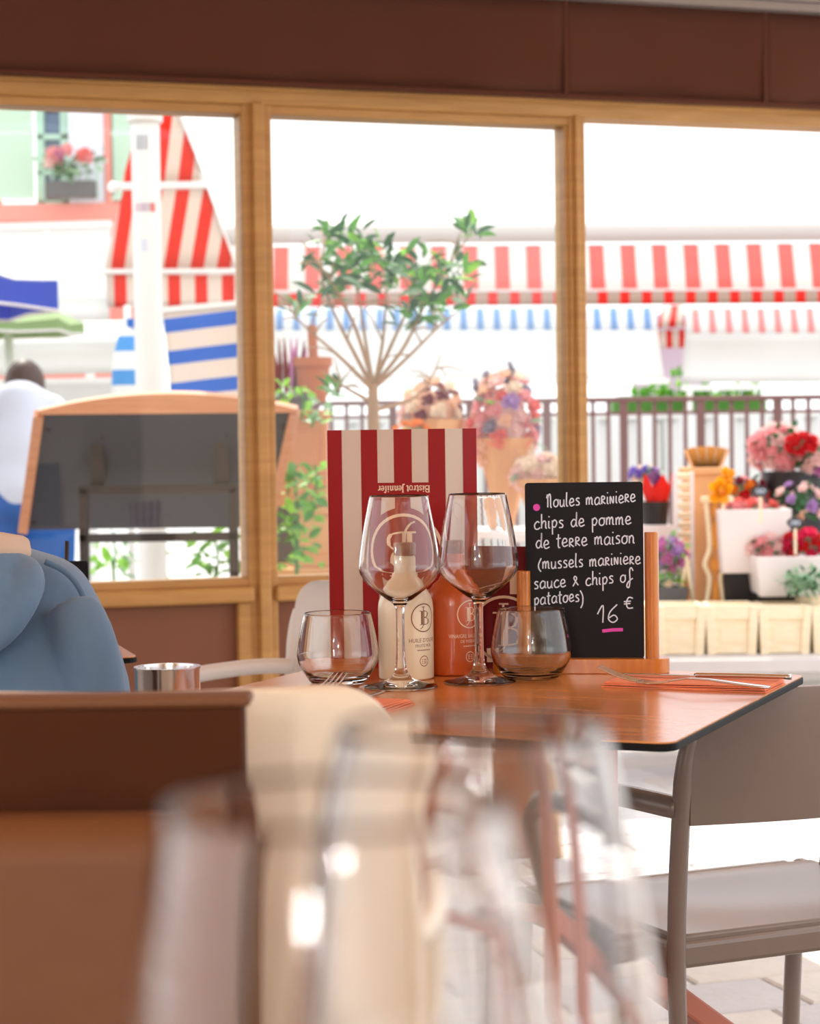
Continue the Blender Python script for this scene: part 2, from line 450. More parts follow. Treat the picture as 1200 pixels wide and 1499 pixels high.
f = MB(); wbox(f, sA1 - .01, sB0 + .01, zS2, zS - .018, -.06, .06); f.build('sill_rail', M['frame'], t4, bevel=.008)
f = MB(); wbox(f, sA0 - .028, sA0 + .005, 0, zS2, -.045, .04); f.build('panel_stile', M['frame'], t4, bevel=.005)
wf = struct('wall_far', WLOC, YAW)
f = MB(); wbox(f, S_L, sA0 + .01, 0, zS2 + .01, -.02, .03); f.build('kick_panel', M['kick'], wf)
f = MB(); wbox(f, sA1 - .01, sB0 + .01, 0, zS2 + .01, -.02, .03); f.build('kick_panel', M['kick'], wf)

# fabric valance above the glazing
val = thing('fabric_valance', 'brown canvas valance hanging above the wooden window frames', 'valance', WLOC, YAW)
seams = [-2.6, PW(150, 60)[0] - .5, PW(805, 80)[0], PW(1092, 80)[0], S_R + .5]
for a, b in zip(seams[:-1], seams[1:]):
    def vfn(u, v, a=a, b=b):
        x = a + (b - a) * u; z = zT2 + .03 + (zR - .015 - zT2 - .03) * v
        return (x, -.095 + .006 * math.sin(x * 9 + 2) + .004 * math.sin(x * 23 + v * 3) + .012 * (1 - v) * math.sin(u * PI), z), (0, 1, 0)
    MB().shell(vfn, 40, 6, .004).build('canvas_panel', M['valance'], val, smooth=True)
    f = MB(); wbox(f, b - .006, b + .006, zT2 + .03, zR - .02, -.106, -.098); f.build('seam', M['valance'], val)
f = MB(); wbox(f, S_L, S_R + .5, zT2 + .022, zT2 + .034, -.104, -.084); f.build('hem', M['valance'], val, bevel=.003)

# opal wall globes on the wall behind the photographer
for i, (x, z) in enumerate(((-.80, 1.42), (-.86, 1.98), (.22, 1.62))):
    t = thing('wall_globe_lamp', ('lower left white globe lamp on the wall behind the camera', 'upper left white globe lamp on the wall behind the camera', 'right white globe lamp beside the door behind the camera')[i], 'lamp', (x, -2.30, z), 0, 'wall globe lamps')
    MB().ball((0, 0, 0), .07, 28, 16).build('globe', M['lamp'], t, smooth=True)
    MB().tube([(0, .0, -.13), (0, -.06, -.17), (0, -.23, -.17)], .014, 10).build('arm', M['grey_metal'], t, smooth=True)
    MB().lathe([(0, 0), (.05, 0), (.05, .02), (0, .02)], 20, (0, 0, -.145)).build('cup', M['grey_metal'], t)

# ================================================================== TABLES
def bistro_table(name, label, center, rz, size=.595, depth=None, group='bistro tables', z=TABLE_Z, base=True):
    depth = depth or size
    t = thing(name, label, 'table', (center[0], center[1], 0), rz, group)
    MB().prism(rrect(size, depth, .018), z - .0095, z - .0016).build('edge_band', M['black_edge'], t, bevel=.0012)
    MB().prism(rrect(size - .003, depth - .003, .017), z - .0016, z).build('tabletop', M['tabletop'], t)
    MB().box((0, 0, z - .02), (size * .6, depth * .6, .02)).build('support_plate', M['dark_steel'], t)
    if base:
        MB().box((0, 0, (z - .03) / 2), (.05, .05, z - .03)).build('column', M['terracotta'], t, bevel=.005)
        for a in (0, PI / 2):
            f = MB(); d = Vector((math.cos(a + PI / 4), math.sin(a + PI / 4), 0)) * .3
            f.bar(-d + Vector((0, 0, .015)), d + Vector((0, 0, .015)), .05, .02); f.build('foot', M['terracotta'], t, bevel=.004)
    return t
NR, FR, FL = PZ(981, 1088), PZ(1180, 987.5), PZ(528, 967)
T1RZ = math.atan2((FR - FL).y, (FR - FL).x)
T1C = (NR + FL) / 2 - (FR - FL).normalized() * .01
T1S = ((FR - NR).length + (FR - FL).length) / 2
t1 = bistro_table('bistro_table', 'square wooden bistro table with black edge holding wine glasses and chalkboard', T1C, T1RZ, T1S + .02, depth=T1S, base=False)
inv = Matrix.Rotation(-T1RZ, 3, 'Z')
def t1l(v): return inv @ (Vector(v) - Vector((T1C.x, T1C.y, 0)))
def t1part(name, a, b, w, m):
    MB().bar(t1l(a), t1l(b), w, w).build(name, m, t1, bevel=.004)
ca = P(890, 1200, 2.28); ca.z = 0; cb = Vector((ca.x, ca.y, TABLE_Z - .03))
t1part('leg', ca, cb, .02, M['terracotta'])
c2 = P(829, 1200, 2.36); t1part('leg', (c2.x, c2.y, 0), (c2.x, c2.y, TABLE_Z - .03), .02, M['terracotta'])
c3 = P(640, 1200, 2.42); t1part('leg', (c3.x, c3.y, 0), (c3.x, c3.y, TABLE_Z - .03), .02, M['terracotta'])
t1part('brace', P(822, 1342, 2.37), P(1150, 1578, 2.78), .03, M['terracotta'])
t1part('brace', P(640, 1320, 2.42), P(822, 1345, 2.37), .02, M['terracotta'])

T3Z = .728
c = PZ(203, 961, T3Z); ang3 = .29
T3C = c + Matrix.Rotation(ang3, 3, 'Z') @ Vector((-.25, .3, 0))
t3t = bistro_table('bistro_table', 'wooden bistro table by the window in front of the person in the hoodie', T3C, ang3, .5, depth=.6, z=T3Z)

# ================================================================== CHAIRS
def resin_chair(label, m, loc, rz, H=.80, seat_z=.44, W=.42, D=.40, arm_z=.62, pbot=None, group='resin armchairs', arms=True):
    t = thing('resin_chair', label, 'chair', loc, rz, group)
    hw, hd = W / 2, D / 2
    pbot = pbot if pbot else seat_z + .15
    # seat
    def sfn(u, v):
        x = (u - .5) * (W - .01 + .03 * v); y = -hd + v * D
        dip = -.012 * math.sin(PI * u) * math.sin(PI * min(1, v * 1.1)) - .012 * max(0, v - .85) / .15
        return (x, y, seat_z + dip - .008), (0, 0, 1)
    MB().shell(sfn, 14, 14, .016).build('seat', m, t, smooth='auto', bevel=.004)
    f = MB()
    f.bar((-hw, -hd, seat_z - .024), (hw, -hd, seat_z - .024), .02, .032); f.build('rear_rail', m, t, bevel=.006)
    MB().bar((-hw, hd, seat_z - .03), (hw, hd, seat_z - .03), .02, .04).build('front_rail', m, t, bevel=.006)
    for s in (-1, 1):
        MB().bar((s * hw, -hd, seat_z - .03), (s * (hw + .015), hd, seat_z - .03), .02, .045).build('side_rail', m, t, bevel=.006)
    # backrest: gently curved panel with rounded upper corners
    def bfn(u, v):
        v2 = 1 - (1 - v) ** 1.7; z = pbot + (H - pbot) * v2; rc = .055
        k = min(1, max(0, (z - (H - rc)) / rc)); e = rc * (1 - math.sqrt(max(0, 1 - k * k)))
        x = (u - .5) * 2 * ((W - .014) / 2 - e)
        y = -hd - .02 - .035 * (z - seat_z) - .028 * math.sin(PI * u)
        return (x, y, z), (0, 1, 0)
    MB().shell(bfn, 16, 26, .012).build('backrest', m, t, smooth='auto', bevel=.003)
    for s in (-1, 1):
        x = s * hw
        pts = smooth_path([(x, -hd - .05, 0), (x, -hd - .015, seat_z * .6), (x, -hd - .008, seat_z), (x, -hd - .022, arm_z), (x, -hd - .03, H - .09), (x * .97, -hd - .034, H - .055)], 5)
        MB().tube(pts, [.0115] * (len(pts) - 8) + [.0112 - .0003 * i for i in range(8)], 10).build('rear_leg', m, t, smooth=True)
        top = seat_z - .01
        xf = s * (hw + .008)
        MB().tube(smooth_path([(xf, hd + .02, 0), (xf, hd + .005, seat_z * .55), (xf, hd - .012, top - .022)], 5), .0125, 10).build('front_leg', m, t, smooth=True)
        if arms:
            a = smooth_path([(x, -hd - .02, arm_z), (s * (hw + .025), -hd + .06, arm_z + .004), (s * (hw + .035), 0, arm_z), (s * (hw + .036), hd * .28, arm_z - .012), (s * (hw + .034), hd * .50, arm_z - .045), (s * (hw + .026), hd * .54, (arm_z + seat_z) / 2), (s * (hw + .006), hd * .5, seat_z - .015)], 6)
            MB().tube(a, .0155, 10, flat=.9).build('armrest', m, t, smooth=True)
    return t
ych = math.radians(23.5)
rl = Vector((.318, 2.473, 0)); rgt = Vector((math.cos(ych), math.sin(ych), 0)); fwd = Vector((-math.sin(ych), math.cos(ych), 0))
cc = rl + rgt * .205 + fwd * .19
resin_chair('taupe resin armchair tucked beside the black edged corner of the chalkboard table', M['taupe'], (cc.x, cc.y, 0), ych, H=.728, seat_z=.425, W=.41, D=.36, arm_z=.585, pbot=.565)
cw = P(560, 900, 3.5)
resin_chair('white rounded resin armchair under the window behind the striped menu', M['white_resin'], (cw.x - .14, 3.34, 0), math.radians(140), H=.79, seat_z=.44, W=.46, D=.42, arm_z=.635, pbot=.50)
cb_ = P(520, 1015, 1.5)
resin_chair('blurred cream resin chair standing behind the end of the brown bench', M['cream_resin'], (cb_.x - .168, 1.74, 0), 0, H=.852, seat_z=.44, W=.42, D=.38, arm_z=.66, pbot=.50)

# ================================================================== BENCH (foreground left)
bx1 = P(350, 1050, 1.33).x
bench = thing('bench', 'blurred brown leather bench with dark upper back rail at lower left', 'bench', (0, 0, 0))
zt = P(170, 1018, 1.36).z - .008; zc = P(170, 1206, 1.28).z
MB().box(((bx1 - 1.3) / 2 , 1.375, zt - .25), (bx1 + 1.3, .03, .5)).build('back_board', M['dark_leather'], bench, bevel=.004)
MB().box(((bx1 - 1.3) / 2 , 1.375, zt + .003), (bx1 + 1.31, .034, .008)).build('cap_rail', M['leather'], bench, bevel=.003)
def cush(u, v):
    x = -1.3 + (bx1 - .015 + 1.3) * u; a = v
    z = .47 + (zc - .47) * v
    return (x, 1.315 - .02 * (1 - v), z), (0, 1, 0)
MB().shell(cush, 24, 10, .07).build('back_cushion', M['leather'], bench, smooth='auto', bevel=.025, seg=4)
MB().box(((bx1 - 1.3) / 2, 1.13, .42), (bx1 + 1.3, .36, .10)).build('seat_cushion', M['leather'], bench, bevel=.02, seg=3)
MB().box(((bx1 - 1.3) / 2, 1.17, .185), (bx1 + 1.28, .38, .37)).build('base', M['dark_leather'], bench, bevel=.005)

# foreground table (below the frame) that carries the two blurred glasses
FGZ = .7325
fgt = bistro_table('bistro_table', 'foreground bistro table under the two blurred wine glasses', (0.06, .42, 0), 0, .62, depth=.5, z=FGZ)

# ================================================================== GLASSWARE
def wine_profile():
    out = [(.0425, .0), (.0425, .0016), (.030, .0045), (.016, .009), (.009, .016), (.0062, .026), (.0052, .045), (.0050, .080), (.0056, .092),
           (.0085, .098), (.016, .1035), (.030, .1145), (.0415, .1255), (.0468, .1345), (.0478, .1405), (.0468, .155), (.0435, .178), (.039, .202), (.0345, .2238), (.0338, .2244)]
    inn = [(.0332, .2238), (.0378, .202), (.0423, .178), (.0455, .155), (.0464, .1405), (.0453, .1352), (.040, .1268), (.029, .1165), (.015, .107), (.006, .1035), (0, .103)]
    return [(0, 0)] + out + inn
def densify(prof, n=3):
    o = [Vector((r, z)) for r, z in prof]; q = smooth_path([(p.x, p.y, 0) for p in o], n)
    return [(max(0, p.x), p.y) for p in q]
wine_me = MB().lathe(densify(wine_profile()[1:]), 64).mesh('wine_glass_body', True)
def _fix(me):
    bm = bmesh.new(); bm.from_mesh(me)
    bmesh.ops.remove_doubles(bm, verts=bm.verts, dist=1e-5)
    # close the foot
    edges = [e for e in bm.edges if e.is_boundary]
    if edges: bmesh.ops.holes_fill(bm, edges=edges, sides=0)
    bmesh.ops.recalc_face_normals(bm, faces=bm.faces)
    bm.to_mesh(me); bm.free()
    for p in me.polygons: p.use_smooth = len(p.vertices) <= 4
_fix(wine_me); wine_me.materials.append(M['glass'])
def wine(label, loc):
    o = bpy.data.objects.new('wine_glass', wine_me); COL.objects.link(o); o.location = Vector(loc) + Vector((0, 0, .0005))
    return tag(o, label, 'glass', 'wine glasses')
w1 = PZ(587, 1006); wine('empty wine glass in front of the cream bottle', w1)
w2 = PZ(702, 999); wine('empty wine glass in front of the orange vinegar bottle', w2)
gA = P(492, 1165, .412); wine('large out of focus wine glass nearest the camera', (gA.x, .412, FGZ))
gB = P(690, 1075, .52); wine('blurred wine glass right behind the nearest foreground glass', (gB.x, .52, FGZ))
tp = [(.031, 0), (.034, .002), (.0395, .010), (.0465, .022), (.0490, .031), (.0487, .038), (.0465, .055), (.0425, .074), (.0402, .0835), (.0395, .0845),
      (.0388, .0835), (.0410, .074), (.0448, .055), (.0470, .038), (.0472, .032), (.0445, .0235), (.037, .0125), (.030, .008), (.015, .0065), (0, .006)]
tum_me = MB().lathe(densify(tp), 64).mesh('tumbler_body', True); _fix(tum_me); tum_me.materials.append(M['glass'])
def tumbler(label, loc):
    o = bpy.data.objects.new('tumbler', tum_me); COL.objects.link(o); o.location = Vector(loc) + Vector((0, 0, .0005))
    return tag(o, label, 'glass', 'stemless tumblers')
tumbler('stemless tumbler at the left end beside the striped menu', PZ(495, 1000))
tumbler('stemless tumbler in front of the chalkboard', PZ(778, 993))

# ashtray on the neighbouring table
ac = PZ(246, 1042)
ash = MB().lathe([(0, 0), (.0345, 0), (.0352, .002), (.0352, .046), (.0362, .048), (.0362, .0495), (.031, .0495), (.0305, .047), (.0305, .006), (0, .006)], 48)
o = ash.build('ashtray', M['steel'], None, smooth='auto', loc=(ac.x, ac.y, TABLE_Z)); tag(o, 'round polished steel ashtray at the near left table corner by the hoodie', 'ashtray')

# ================================================================== PRINT HELPERS
def ribbon(pts, w, z=0.0):
    """flat ribbon in 2-D -> (verts, faces)"""
    pts = [Vector((p[0], p[1])) for p in pts]; vs_ = []; fs = []
    n = len(pts)
    for i, p in enumerate(pts):
        t = pts[min(i + 1, n - 1)] - pts[max(i - 1, 0)]
        if t.length < 1e-9: t = Vector((1, 0))
        t.normalize(); q = Vector((-t.y, t.x)); ww = w[i] if hasattr(w, '__len__') else w
        vs_ += [p + q * ww / 2, p - q * ww / 2]
    for i in range(n - 1): fs.append((2 * i, 2 * i + 1, 2 * i + 3, 2 * i + 2))
    return vs_, fs
class Print:
    """collects flat 2-D shapes, then maps them on to a surface"""
    def __init__(s): s.v = []; s.f = []
    def add(s, v, f):
        o = len(s.v); s.v += [(p[0], p[1]) for p in v]; s.f += [tuple(i + o for i in q) for q in f]
    def rect(s, x0, y0, x1, y1, n=1):
        for k in range(n):
            a = x0 + (x1 - x0) * k / n; b = x0 + (x1 - x0) * (k + 1) / n
            s.add([(a, y0), (b, y0), (b, y1), (a, y1)], [(0, 1, 2, 3)])
    def line(s, pts, w, smooth=0):
        if smooth: pts = [(p.x, p.y) for p in smooth_path([(a, b, 0) for a, b in pts], smooth)]
        s.add(*ribbon(pts, w))
    def ring(s, cx, cy, r, w, n=40, a0=0, a1=2 * PI, sy=1.0):
        s.line([(cx + r * math.cos(a0 + (a1 - a0) * k / n), cy + sy * r * math.sin(a0 + (a1 - a0) * k / n)) for k in range(n + 1)], w)
    def disc(s, cx, cy, r, n=40, clip=None):
        q = [(cx + r * math.cos(2 * PI * k / n), cy + r * math.sin(2 * PI * k / n)) for k in range(n)]
        if clip: q = [(min(max(x, clip[0]), clip[2]), min(max(y, clip[1]), clip[3])) for x, y in q]
        s.add(q, [tuple(range(n))])
    def text(s, body, x, y, size, align='CENTER', width=None, rot=0.0, bold=0.0):
        cu = bpy.data.curves.new('txt', 'FONT'); cu.body = body; cu.size = size; cu.align_x = align
        cu.resolution_u = 2; cu.offset = bold
        ob = bpy.data.objects.new('txt', cu); COL.objects.link(ob)
        dg = bpy.context.evaluated_depsgraph_get(); dg.update()
        me = bpy.data.meshes.new_from_object(ob.evaluated_get(dg))
        vv = [(v.co.x, v.co.y) for v in me.vertices]; ff = [tuple(p.vertices) for p in me.polygons]
        bpy.data.objects.remove(ob); bpy.data.curves.remove(cu); bpy.data.meshes.remove(me)
        if not vv: return
        x0 = min(v[0] for v in vv); x1 = max(v[0] for v in vv); k = (width / (x1 - x0)) if width else 1.0
        m = (x0 + x1) / 2 if align == 'CENTER' else x0
        c, sn = math.cos(rot), math.sin(rot)
        s.add([(x + (a - m) * k * c - b * sn, y + (a - m) * k * sn + b * c) for a, b in vv], ff)
    def build(s, name, m, fn, parent):
        o = MB().add([fn(x, y) for x, y in s.v], s.f).build(name, m, parent); return o
def monogram(pr, cx, cy, r, ring_w, flip=False):
    """JB in a ring; flip = turned by 180 degrees"""
    k = -1 if flip else 1
    def q(pts): return [(cx + k * x * r, cy + k * y * r) for x, y in pts]
    pr.ring(cx, cy, r, ring_w)
    pr.line(q([(-.16, -.5), (-.16, .5)]), .16 * r); pr.line(q([(.02, -.5), (.02, .5)]), .07 * r)
    pr.line(q([(-.36, .5), (.12, .5)]), .05 * r); pr.line(q([(-.36, -.5), (.12, -.5)]), .05 * r)
    pr.line(q([(.05, .49), (.3, .42), (.36, .26), (.28, .08), (.05, .02)]), [.05 * r] * 9 + [.1 * r] * 9 + [.05 * r] * 7, 6)
    pr.line(q([(.05, .02), (.36, -.06), (.46, -.26), (.36, -.44), (.05, -.5)]), [.05 * r] * 9 + [.11 * r] * 9 + [.05 * r] * 7, 6)
    pr.line(q([(-.02, .78), (-.02, -.3), (-.06, -.56), (-.2, -.74), (-.34, -.8)]), [.07 * r] * 17 + [.05 * r] * 8, 6)
    pr.line(q([(-.16, .78), (.14, .78)]), .05 * r)

# serif letters for the menu title (strokes: polyline, width)
SER = {
 'B': (.72, [([(.14, 0), (.14, 1)], .18), ([(0, .98), (.4, .98)], .05), ([(0, .02), (.4, .02)], .05), ([(.3, .98), (.54, .9), (.56, .64), (.2, .52)], .12), ([(.2, .52), (.6, .45), (.64, .12), (.3, .02)], .13)]),
 'i': (.34, [([(.17, 0), (.17, .64)], .17), ([(.02, .02), (.32, .02)], .05), ([(.04, .62), (.2, .62)], .05), ([(.1, .86), (.24, .86)], .14)]),
 's': (.44, [([(.38, .48), (.34, .62), (.14, .62), (.08, .48), (.34, .24), (.34, .06), (.12, .02), (.05, .18)], .11)]),
 't': (.38, [([(.16, .86), (.16, .1), (.26, .02), (.36, .1)], .15), ([(0, .62), (.36, .62)], .06)]),
 'r': (.46, [([(.16, 0), (.16, .64)], .16), ([(.02, .02), (.32, .02)], .05), ([(.02, .62), (.18, .62)], .05), ([(.18, .42), (.3, .62), (.42, .56)], .12)]),
 'o': (.54, [([(.27, .64), (.1, .54), (.08, .32), (.1, .1), (.27, .01), (.44, .1), (.46, .32), (.44, .54), (.27, .64)], .12)]),
 'J': (.42, [([(.28, 1), (.28, -.05), (.16, -.2), (.02, -.16)], .17), ([(.1, .98), (.44, .98)], .05)]),
 'e': (.48, [([(.1, .36), (.42, .36), (.38, .58), (.24, .64), (.1, .5), (.08, .22), (.22, .02), (.42, .12)], .11)]),
 'n': (.62, [([(.16, 0), (.16, .64)], .16), ([(.02, .02), (.28, .02)], .05), ([(.02, .62), (.18, .62)], .05), ([(.18, .5), (.34, .64), (.46, .54), (.46, 0)], .15), ([(.34, .02), (.6, .02)], .05)]),
 'f': (.36, [([(.16, 0), (.16, .8), (.26, .98), (.4, .9)], .15), ([(.0, .6), (.34, .6)], .06), ([(.02, .02), (.32, .02)], .05)]),
 ' ': (.2, [])}
def serif_text(pr, body, cx, cy, width, height, flip=False):
    adv = sum(SER[c][0] for c in body); kx = width / adv; x = 0; s = -1 if flip else 1
    for c in body:
        w, st = SER[c]
        for pts, lw in st:
            pr.line([(cx + s * ((x + a) * kx - width / 2), cy + s * b * height) for a, b in pts], lw * (kx + height) / 2, 4 if len(pts) > 2 else 0)
        x += w

# ================================================================== MENU CARDS
def panel(parent, name, A, B, z0, z1, th, m):
    A = Vector(A); B = Vector(B); d = (B - A); d.z = 0; n = Vector((d.y, -d.x, 0)).normalized()   # n faces the camera side
    q = []
    for z in (z0, z1):
        q += [Vector((A.x, A.y, z)), Vector((B.x, B.y, z)), Vector((B.x, B.y, z)) - n * th, Vector((A.x, A.y, z)) - n * th]
    MB().hexa(q).build(name, m, parent)
    return n
def px_map(A, B, x0, x1, z0, z1, y0, y1, n, eps):
    A = Vector(A); B = Vector(B)
    def fn(x, y):
        u = (x - x0) / (x1 - x0); z = z1 - (y - y0) / (y1 - y0) * (z1 - z0); p = A.lerp(B, u)
        return (p.x + n.x * eps, p.y + n.y * eps, z)
    return fn
def striped_menu(label, A, B, C, z0, z1):
    o = Vector(((A[0] + B[0]) / 2, (A[1] + B[1]) / 2, z0))
    t = thing('menu_card', label, 'menu', o, 0, 'striped menu cards')
    A = Vector(A) - o; B = Vector(B) - o; C = Vector(C) - o; A.z = B.z = C.z = 0
    h = z1 - z0
    n1 = panel(t, 'front_cover', A, B, 0, h, .003, M['menu_white'])
    n2 = panel(t, 'back_cover', B, C, 0, h, .003, M['menu_white'])
    pr = Print()
    f = px_map(A, B, 482, 655, 0, h, 630, 980, n1, .0004)
    pr.rect(483, 630, 504, 980); pr.rect(532, 630, 556, 980); pr.rect(580, 630, 606, 980); pr.rect(630, 630, 654.5, 980)
    pr.rect(556, 708, 580, 727); pr.rect(606, 708, 630, 727)
    o1 = pr.build('red_print', M['menu_red'], f, t)
    pr = Print(); pr.disc(594, 808, 66, 48, clip=(533, 600, 653, 990))
    pr.build('red_print', M['menu_red'], px_map(A, B, 482, 655, 0, h, 630, 980, n1, .0006), t)
    pr = Print()
    # image y runs downwards: negative height keeps the turned title upside down, as it stands
    adv_pr = Print(); serif_text(adv_pr, 'Bistrot Jennifer', 0, 0, 76, 10, False)
    pr.add([(594 - x, 712.5 + y) for x, y in adv_pr.v], adv_pr.f)
    mono = Print(); monogram(mono, 0, 0, 54, 5)
    pr.add([(594 - x, 808 + y) for x, y in mono.v], mono.f)
    pr.build('white_print', M['print_cream'], px_map(A, B, 482, 655, 0, h, 630, 980, n1, .0009), t)
    pr = Print(); pr.rect(680, 630, 700, 980)
    pr.build('red_print', M['menu_red'], px_map(B, C, 655, 700, 0, h, 630, 980, n2, .0004), t)
    return t
mA = P(482, 900, 2.632); mB = P(655, 900, 2.602); mC = P(700, 900, 2.625)
striped_menu('tall red and white striped menu standing behind the bottles', mA, mB, mC, TABLE_Z, P(482, 630, 2.632).z)
dA = P(688, 900, 2.60); dB = P(800, 900, 2.575)
dm = thing('menu_card', 'small dark red card half hidden behind the chalkboard post', 'menu', Vector(((dA.x + dB.x) / 2, (dA.y + dB.y) / 2, TABLE_Z)), 0, 'menu cards')
o = dm.location; a = Vector((dA.x - o.x, dA.y - o.y, 0)); b = Vector((dB.x - o.x, dB.y - o.y, 0)); h = P(735, 800, 2.59).z - TABLE_Z
n = panel(dm, 'cover', a, b, 0, h, .003, M['menu_dark'])
pr = Print(); q = Print(); monogram(q, 0, 0, 46, 4); pr.add([(738 + x, 918 - y) for x, y in q.v], q.f)
pr.rect(747, 836, 762, 868); pr.rect(712, 946, 724, 966); pr.rect(775, 836, 787, 868)
pr.build('pale_print', M['print_cream'], px_map(a, b, 688, 800, 0, h, 800, 975, n, .0005), dm)

# ================================================================== BOTTLES
bprof = [(0, 0), (.031, 0), (.0333, .0015), (.0338, .004), (.0338, .086), (.0330, .094), (.0300, .103), (.0245, .111), (.0178, .117), (.0146, .123), (.0138, .129), (.0138, .1475), (.0128, .1485), (.0128, .150), (0, .150)]
cprof = [(0, .150), (.0136, .150), (.0142, .1508), (.0142, .1645), (.0136, .1655), (0, .1655)]
def bottle(label, loc, m, mprint, logo_deg, lines, group='oil and vinegar bottles', logo=True):
    t = thing('bottle', label, 'bottle', loc, 0, group)
    d = []
    for i, (r, z) in enumerate(bprof): d.append((r, z))
    MB().lathe(d, 48).build('body', m, t, smooth='auto')
    MB().lathe(cprof, 40).build('stopper', M['cork'], t, smooth='auto')
    # print wraps the cylinder around a direction turned logo_deg from the camera
    base = math.atan2(-loc[1], -loc[0]) + math.radians(logo_deg)
    def fn(x, z, r=.03392):
        a = base + x / r
        return (r * math.cos(a), r * math.sin(a), z)
    pr = Print()
    if logo:
        monogram(pr, 0, .076, .0168, .0013)
        for s, z, size, w in lines: pr.text(s, 0, z, size, width=w)
        for q_ in range(9): pr.line([(-.0095 + q_ * .0023, .0368), (-.0095 + q_ * .0023 + .0015, .0368)], .0014)
        pr.ring(0, .0235, .0062, .0009, 24)
        for k in range(3): pr.line([(-.0035, .0255 - k * .0022), (.0035, .0255 - k * .0022)], .0009)
        o = pr.build('label_print', mprint, fn, t)
    return t
b1 = P(595, 998, 2.49); bottle('cream ceramic olive oil bottle with wooden stopper', (b1.x, 2.497, TABLE_Z), M['ceramic_cream'], M['print_brown'], 40,
       [("HUILE D'OLIVE", .0465, .0068, .040), ('FRUITÉ MÛR', .0405, .0052, .024)])
b2 = P(664, 995, 2.54); bottle('orange ceramic balsamic vinegar bottle with wooden stopper', (b2.x, 2.542, TABLE_Z), M['ceramic_orange'], M['print_cream'], 38,
       [('VINAIGRE BALSAMIQUE', .0470, .0068, .056), ('DE MODÈNE', .0410, .0052, .026)])

# ================================================================== CHALKBOARD
HW = {
 'a': (1.05, [[(.82, .85), (.5, 1), (.12, .62), (.18, .1), (.5, .02), (.84, .4), (.88, .95), (.86, .2), (1.05, .02)]]),
 'c': (.9, [[(.82, .85), (.5, 1), (.12, .6), (.2, .1), (.6, 0), (.92, .22)]]),
 'd': (1.05, [[(.8, .8), (.45, .95), (.1, .5), (.3, .02), (.7, .2), (.9, 1.1), (.92, 1.9)], [(.92, 1.9), (.86, .3), (1.05, 0)]]),
 'e': (.95, [[(.08, .42), (.72, .58), (.66, .95), (.32, .98), (.08, .45), (.35, 0), (.92, .18)]]),
 'f': (1.0, [[(1.0, 1.45), (.72, 1.9), (.46, 1.5), (.5, .2), (.32, -.75), (0, -.6), (.2, -.05), (.95, .45)]]),
 'h': (.95, [[(.15, 1.9), (.13, 0)], [(.14, .5), (.45, .95), (.74, .8), (.74, .1), (.92, 0)]]),
 'i': (.4, [[(.15, .95), (.13, .12), (.34, 0)], [(.17, 1.42), (.2, 1.56)]]),
 'l': (.45, [[(.18, 1.9), (.12, .2), (.4, 0)]]),
 'm': (1.3, [[(.1, .95), (.1, 0)], [(.1, .55), (.38, .98), (.55, .75), (.54, 0)], [(.55, .55), (.86, .98), (1.02, .7), (1.02, .1), (1.22, 0)]]),
 'n': (.95, [[(.1, .95), (.1, 0)], [(.1, .55), (.42, .98), (.68, .72), (.68, .1), (.88, 0)]]),
 'o': (.95, [[(.5, 1), (.14, .75), (.12, .2), (.5, 0), (.82, .3), (.78, .85), (.45, 1), (.7, .9), (.95, .95)]]),
 'p': (.95, [[(.15, .95), (.16, -.9)], [(.15, .65), (.5, 1), (.82, .6), (.52, .05), (.16, .2)]]),
 'r': (.75, [[(.1, .95), (.1, 0)], [(.1, .5), (.36, .96), (.68, .88)]]),
 'R': (.8, [[(.1, 0), (.12, 1.0), (.5, 1.02), (.58, .72), (.16, .48), (.72, 0)]]),
 'N': (.85, [[(.1, 0), (.12, 1.0), (.6, .05), (.66, 1.0)]]),
 's': (.8, [[(.7, .9), (.38, 1), (.16, .75), (.62, .38), (.55, .06), (.08, .05)]]),
 't': (.7, [[(.34, 1.7), (.3, .15), (.6, 0)], [(0, 1.12), (.68, 1.18)]]),
 'u': (.95, [[(.1, .95), (.14, .15), (.45, 0), (.72, .4), (.76, .95), (.76, .12), (.92, 0)]]),
 'M': (1.0, [[(.0, 1.25), (.16, 1.75), (.2, .9), (.18, 0)], [(.2, 1.3), (.46, 1.8), (.66, 1.5), (.68, .1), (.86, 0)]]),
 '(': (.6, [[(.55, 1.5), (.12, .7), (.15, .1), (.5, -.35)]]),
 ')': (.6, [[(.0, 1.5), (.42, .7), (.4, -.4), (.05, -1.0)]]),
 '&': (1.1, [[(.1, 0), (.7, 1.0), (.45, 1.35), (.3, 1.0), (.95, .1)]]),
 '1': (.6, [[(0, .95), (.45, 1.9), (.42, 0)]]),
 '6': (1.0, [[(.85, 1.95), (.3, 1.2), (.15, .4), (.5, 0), (.85, .35), (.6, .8), (.2, .5)]]),
 'E': (.9, [[(.9, 1.6), (.5, 1.75), (.25, 1.0), (.4, .2), (.9, .2)], [(.0, 1.15), (.7, 1.2)], [(.0, .8), (.65, .85)]]),
 ' ': (.75, [])}
def hand(pr, body, x0, x1, y0, y1, xh, w, fx, fz):
    adv = sum(HW[c][0] + .12 for c in body); kx = (x1 - x0) / adv; x = 0; rr = random.Random(len(body))
    for c in body:
        wd, st = HW[c]; jit = rr.uniform(-.06, .06)
        for pts in st:
            q = []
            for a, b in pts:
                zx = x0 + (x + a) * kx; zy = y0 + (y1 - y0) * (x + a) / adv - (b + jit) * xh
                q.append((fx(zx), fz(zy)))
            pr.line(q, w, 5)
        x += wd + .12
bA = P(771, 960, 2.545); bB = P(943, 960, 2.525); mid = (bA + bB) / 2
crz = math.atan2(bB.y - bA.y, bB.x - bA.x)
